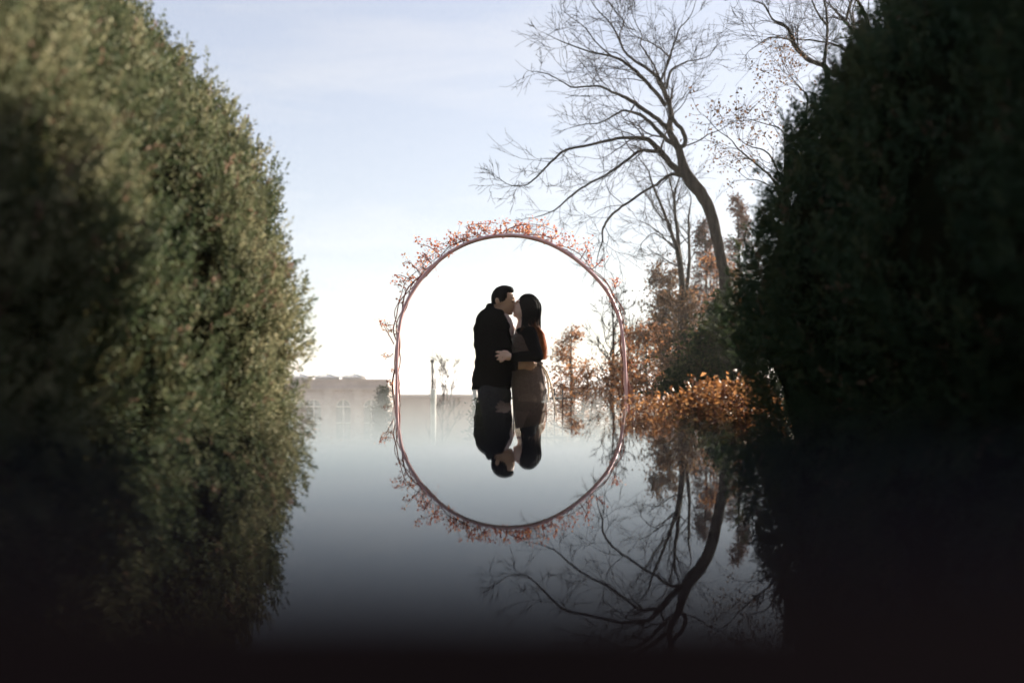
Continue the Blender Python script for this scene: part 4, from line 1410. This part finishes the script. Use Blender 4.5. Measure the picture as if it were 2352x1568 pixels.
for pc in (672, 736, 800):
    c = bx(pc); hw = 31 * k1; ym = YBL + 5; zb, zt = bz(866), bz(857)
    sk = thing('skylight', '', '')
    for k_ in ('label', 'category'):
        del sk[k_]
    sk.parent = bld
    mb = MB(); mb.box(c - hw * .78, c + hw * .78, ym - 1.6, ym + 1.6, top_z + .165, zb); mb.build('curb', M['white'], sk)
    cor = [(c - hw, ym - 2, zb + .03), (c + hw, ym - 2, zb + .03), (c + hw, ym + 2, zb + .03), (c - hw, ym + 2, zb + .03)]
    ap = (c, ym, zt)
    for q in range(4):
        a, b = cor[q], cor[(q + 1) % 4]
        mesh_np('pane', np.array([a, b, ap]), [np.array([[0, 1, 2]])], M['glass'], sk)
    mb = MB()
    for q in range(4):
        mb.bar(cor[q], ap, .12)
        mb.bar(cor[q], cor[(q + 1) % 4], .14)
        a, b = np.array(cor[q]), np.array(cor[(q + 1) % 4])
        for t in (.3, .5, .7):
            mb.bar(a + (b - a) * t, ap, .06)
    mb.build('frame', M['white'], sk)

# long low wall beyond the lawn
YW = 100.0
g2 = float(tz(-8, YW)) - .2
gw = thing('garden_wall', 'long brownish wall beyond the lawn, behind the white pier', 'wall')
xa, xb = P(905, 0, YW)[0], P(1096, 0, YW)[0]
zt = P(0, 906, YW)[2]
mb = MB(); mb.box(xa, xb, YW, YW + .5, g2, zt - .25); mb.build('masonry', M['brick_wall'], gw)
mb = MB(); mb.box(xa - .08, xb + .08, YW - .1, YW + .6, zt - .248, zt); mb.build('coping', M['stone_trim'], gw)

YP = 58.0
pr = thing('gate_pier', 'white square pier with a moulded cap on the slope', 'pier')
cpt = P(995, 895, YP); gz_ = float(tz(cpt[0], YP)) - .1
w_ = 5.4 * YP / F
mb = MB(); mb.box(cpt[0] - w_, cpt[0] + w_, YP - w_, YP + w_, gz_, cpt[2] - .5); mb.build('shaft', M['white'], pr)
mb = MB()
mb.bevel_box(cpt[0] - w_ * 1.22, cpt[0] + w_ * 1.22, YP - w_ * 1.22, YP + w_ * 1.22, cpt[2] - .498, cpt[2] - .33, .03)
mb.bevel_box(cpt[0] - w_ * 1.08, cpt[0] + w_ * 1.08, YP - w_ * 1.08, YP + w_ * 1.08, cpt[2] - .328, cpt[2] - .06, .03)
mb.bevel_box(cpt[0] - w_ * 1.3, cpt[0] + w_ * 1.3, YP - w_ * 1.3, YP + w_ * 1.3, cpt[2] - .058, cpt[2] + .03, .03)
mb.build('cap', M['white'], pr)

YL = 66.0
lp = thing('lamp_post', 'tall slim grey lamp post rising above the white pier', 'lamp post')
c = P(993, 833, YL); gz_ = float(tz(c[0], YL)) - .1
T = Tubes(); T.add([(c[0], YL, gz_), (c[0], YL, c[2])], [.10, .075], 10); T.build('pole', M['post_grey'], lp)
mb = MB(); mb.bevel_box(c[0] - .13, c[0] + .13, YL - .13, YL + .13, c[2] + .002, c[2] + .22, .03); mb.build('lamp_head', M['post_grey'], lp)
T = Tubes(); T.add([(c[0], YL, c[2] + .21), (c[0], YL, c[2] + .95)], [.02, .012], 6); T.build('finial', M['post_grey'], lp)

# white post with a dark rail behind the man's legs
YF = 14.0
wp = thing('fence_post', 'slim white post standing behind the couple', 'post')
c = P(1090, 893, YF)
mb = MB(); mb.bevel_box(c[0] - .028, c[0] + .028, YF - .028, YF + .028, -.05, c[2] - .04, .006); mb.build('shaft', M['white'], wp)
mb = MB(); mb.bevel_box(c[0] - .036, c[0] + .036, YF - .036, YF + .036, c[2] - .038, c[2], .008); mb.build('cap', M['white'], wp)
fe = thing('iron_fence', 'dark iron railing beside the slim white post', 'fence')
for zz in (.72, .16):
    mb = MB(); mb.bar((c[0] + .03, YF + .06, zz), (c[0] + 1.3, YF + .06, zz), .03); mb.build('rail', M['post_grey'], fe)
bal = None
for k in range(11):
    if bal is None:
        mb = MB(); mb.box(-.008, .008, YF + .052, YF + .068, -.02, .86); bal = mb.build('baluster', M['post_grey'], fe); bal.location.x = c[0] + .09
    else:
        q = bal.copy(); C.objects.link(q); q.parent = fe; q.location.x = c[0] + .09 + .115 * k

# ------------------------------------------------------------------ grass and fallen leaves
rg = np.random.default_rng(77)
n = 28000
gx, gy = rg.uniform(-3.4, 3.4, n), rg.uniform(.6, 16, n)
gp = np.stack([gx, gy, tz(gx, gy)], 1)
tint = np.clip(rg.normal(.5, .25, n), 0, 1)
o = leaf_mesh('lawn_grass', gp, rg.uniform(.03, .085, n), rg, M['grass'], None, .11, 2.2, tint=tint)
tag(o, 'short winter grass on the lawn round the couple', 'grass', kind='stuff')
n = 9000
gx = rg.uniform(-3.2, 3.4, n); gy = rg.uniform(5.2, 15.5, n)
gp = np.stack([gx, gy, tz(gx, gy) + rg.uniform(.01, .05, n)], 1)
o = leaf_mesh('fallen_leaves', gp, rg.uniform(.04, .09, n), rg, M['litter'], None, .65, 0, fold=.4)
tag(o, 'brown fallen leaves strewn over the lawn', 'leaves', kind='stuff')

# ------------------------------------------------------------------ air
mb = MB(); mb.box(-6600, 6600, -14, 8300, -47, 16)
hz = mb.build('haze', None)
hz['kind'] = 'stuff'
hz['label'] = 'thin pale haze over the garden and far hills'
m = bpy.data.materials.new('haze'); m.use_nodes = True
nt = m.node_tree
nt.nodes.clear()
out = nt.nodes.new('ShaderNodeOutputMaterial')
pv = nt.nodes.new('ShaderNodeVolumePrincipled')
pv.inputs['Color'].default_value = (.96, .95, .95, 1)
pv.inputs['Density'].default_value = .0006
pv.inputs['Anisotropy'].default_value = .3
nt.links.new(pv.outputs['Volume'], out.inputs['Volume'])
hz.data.materials.append(m)
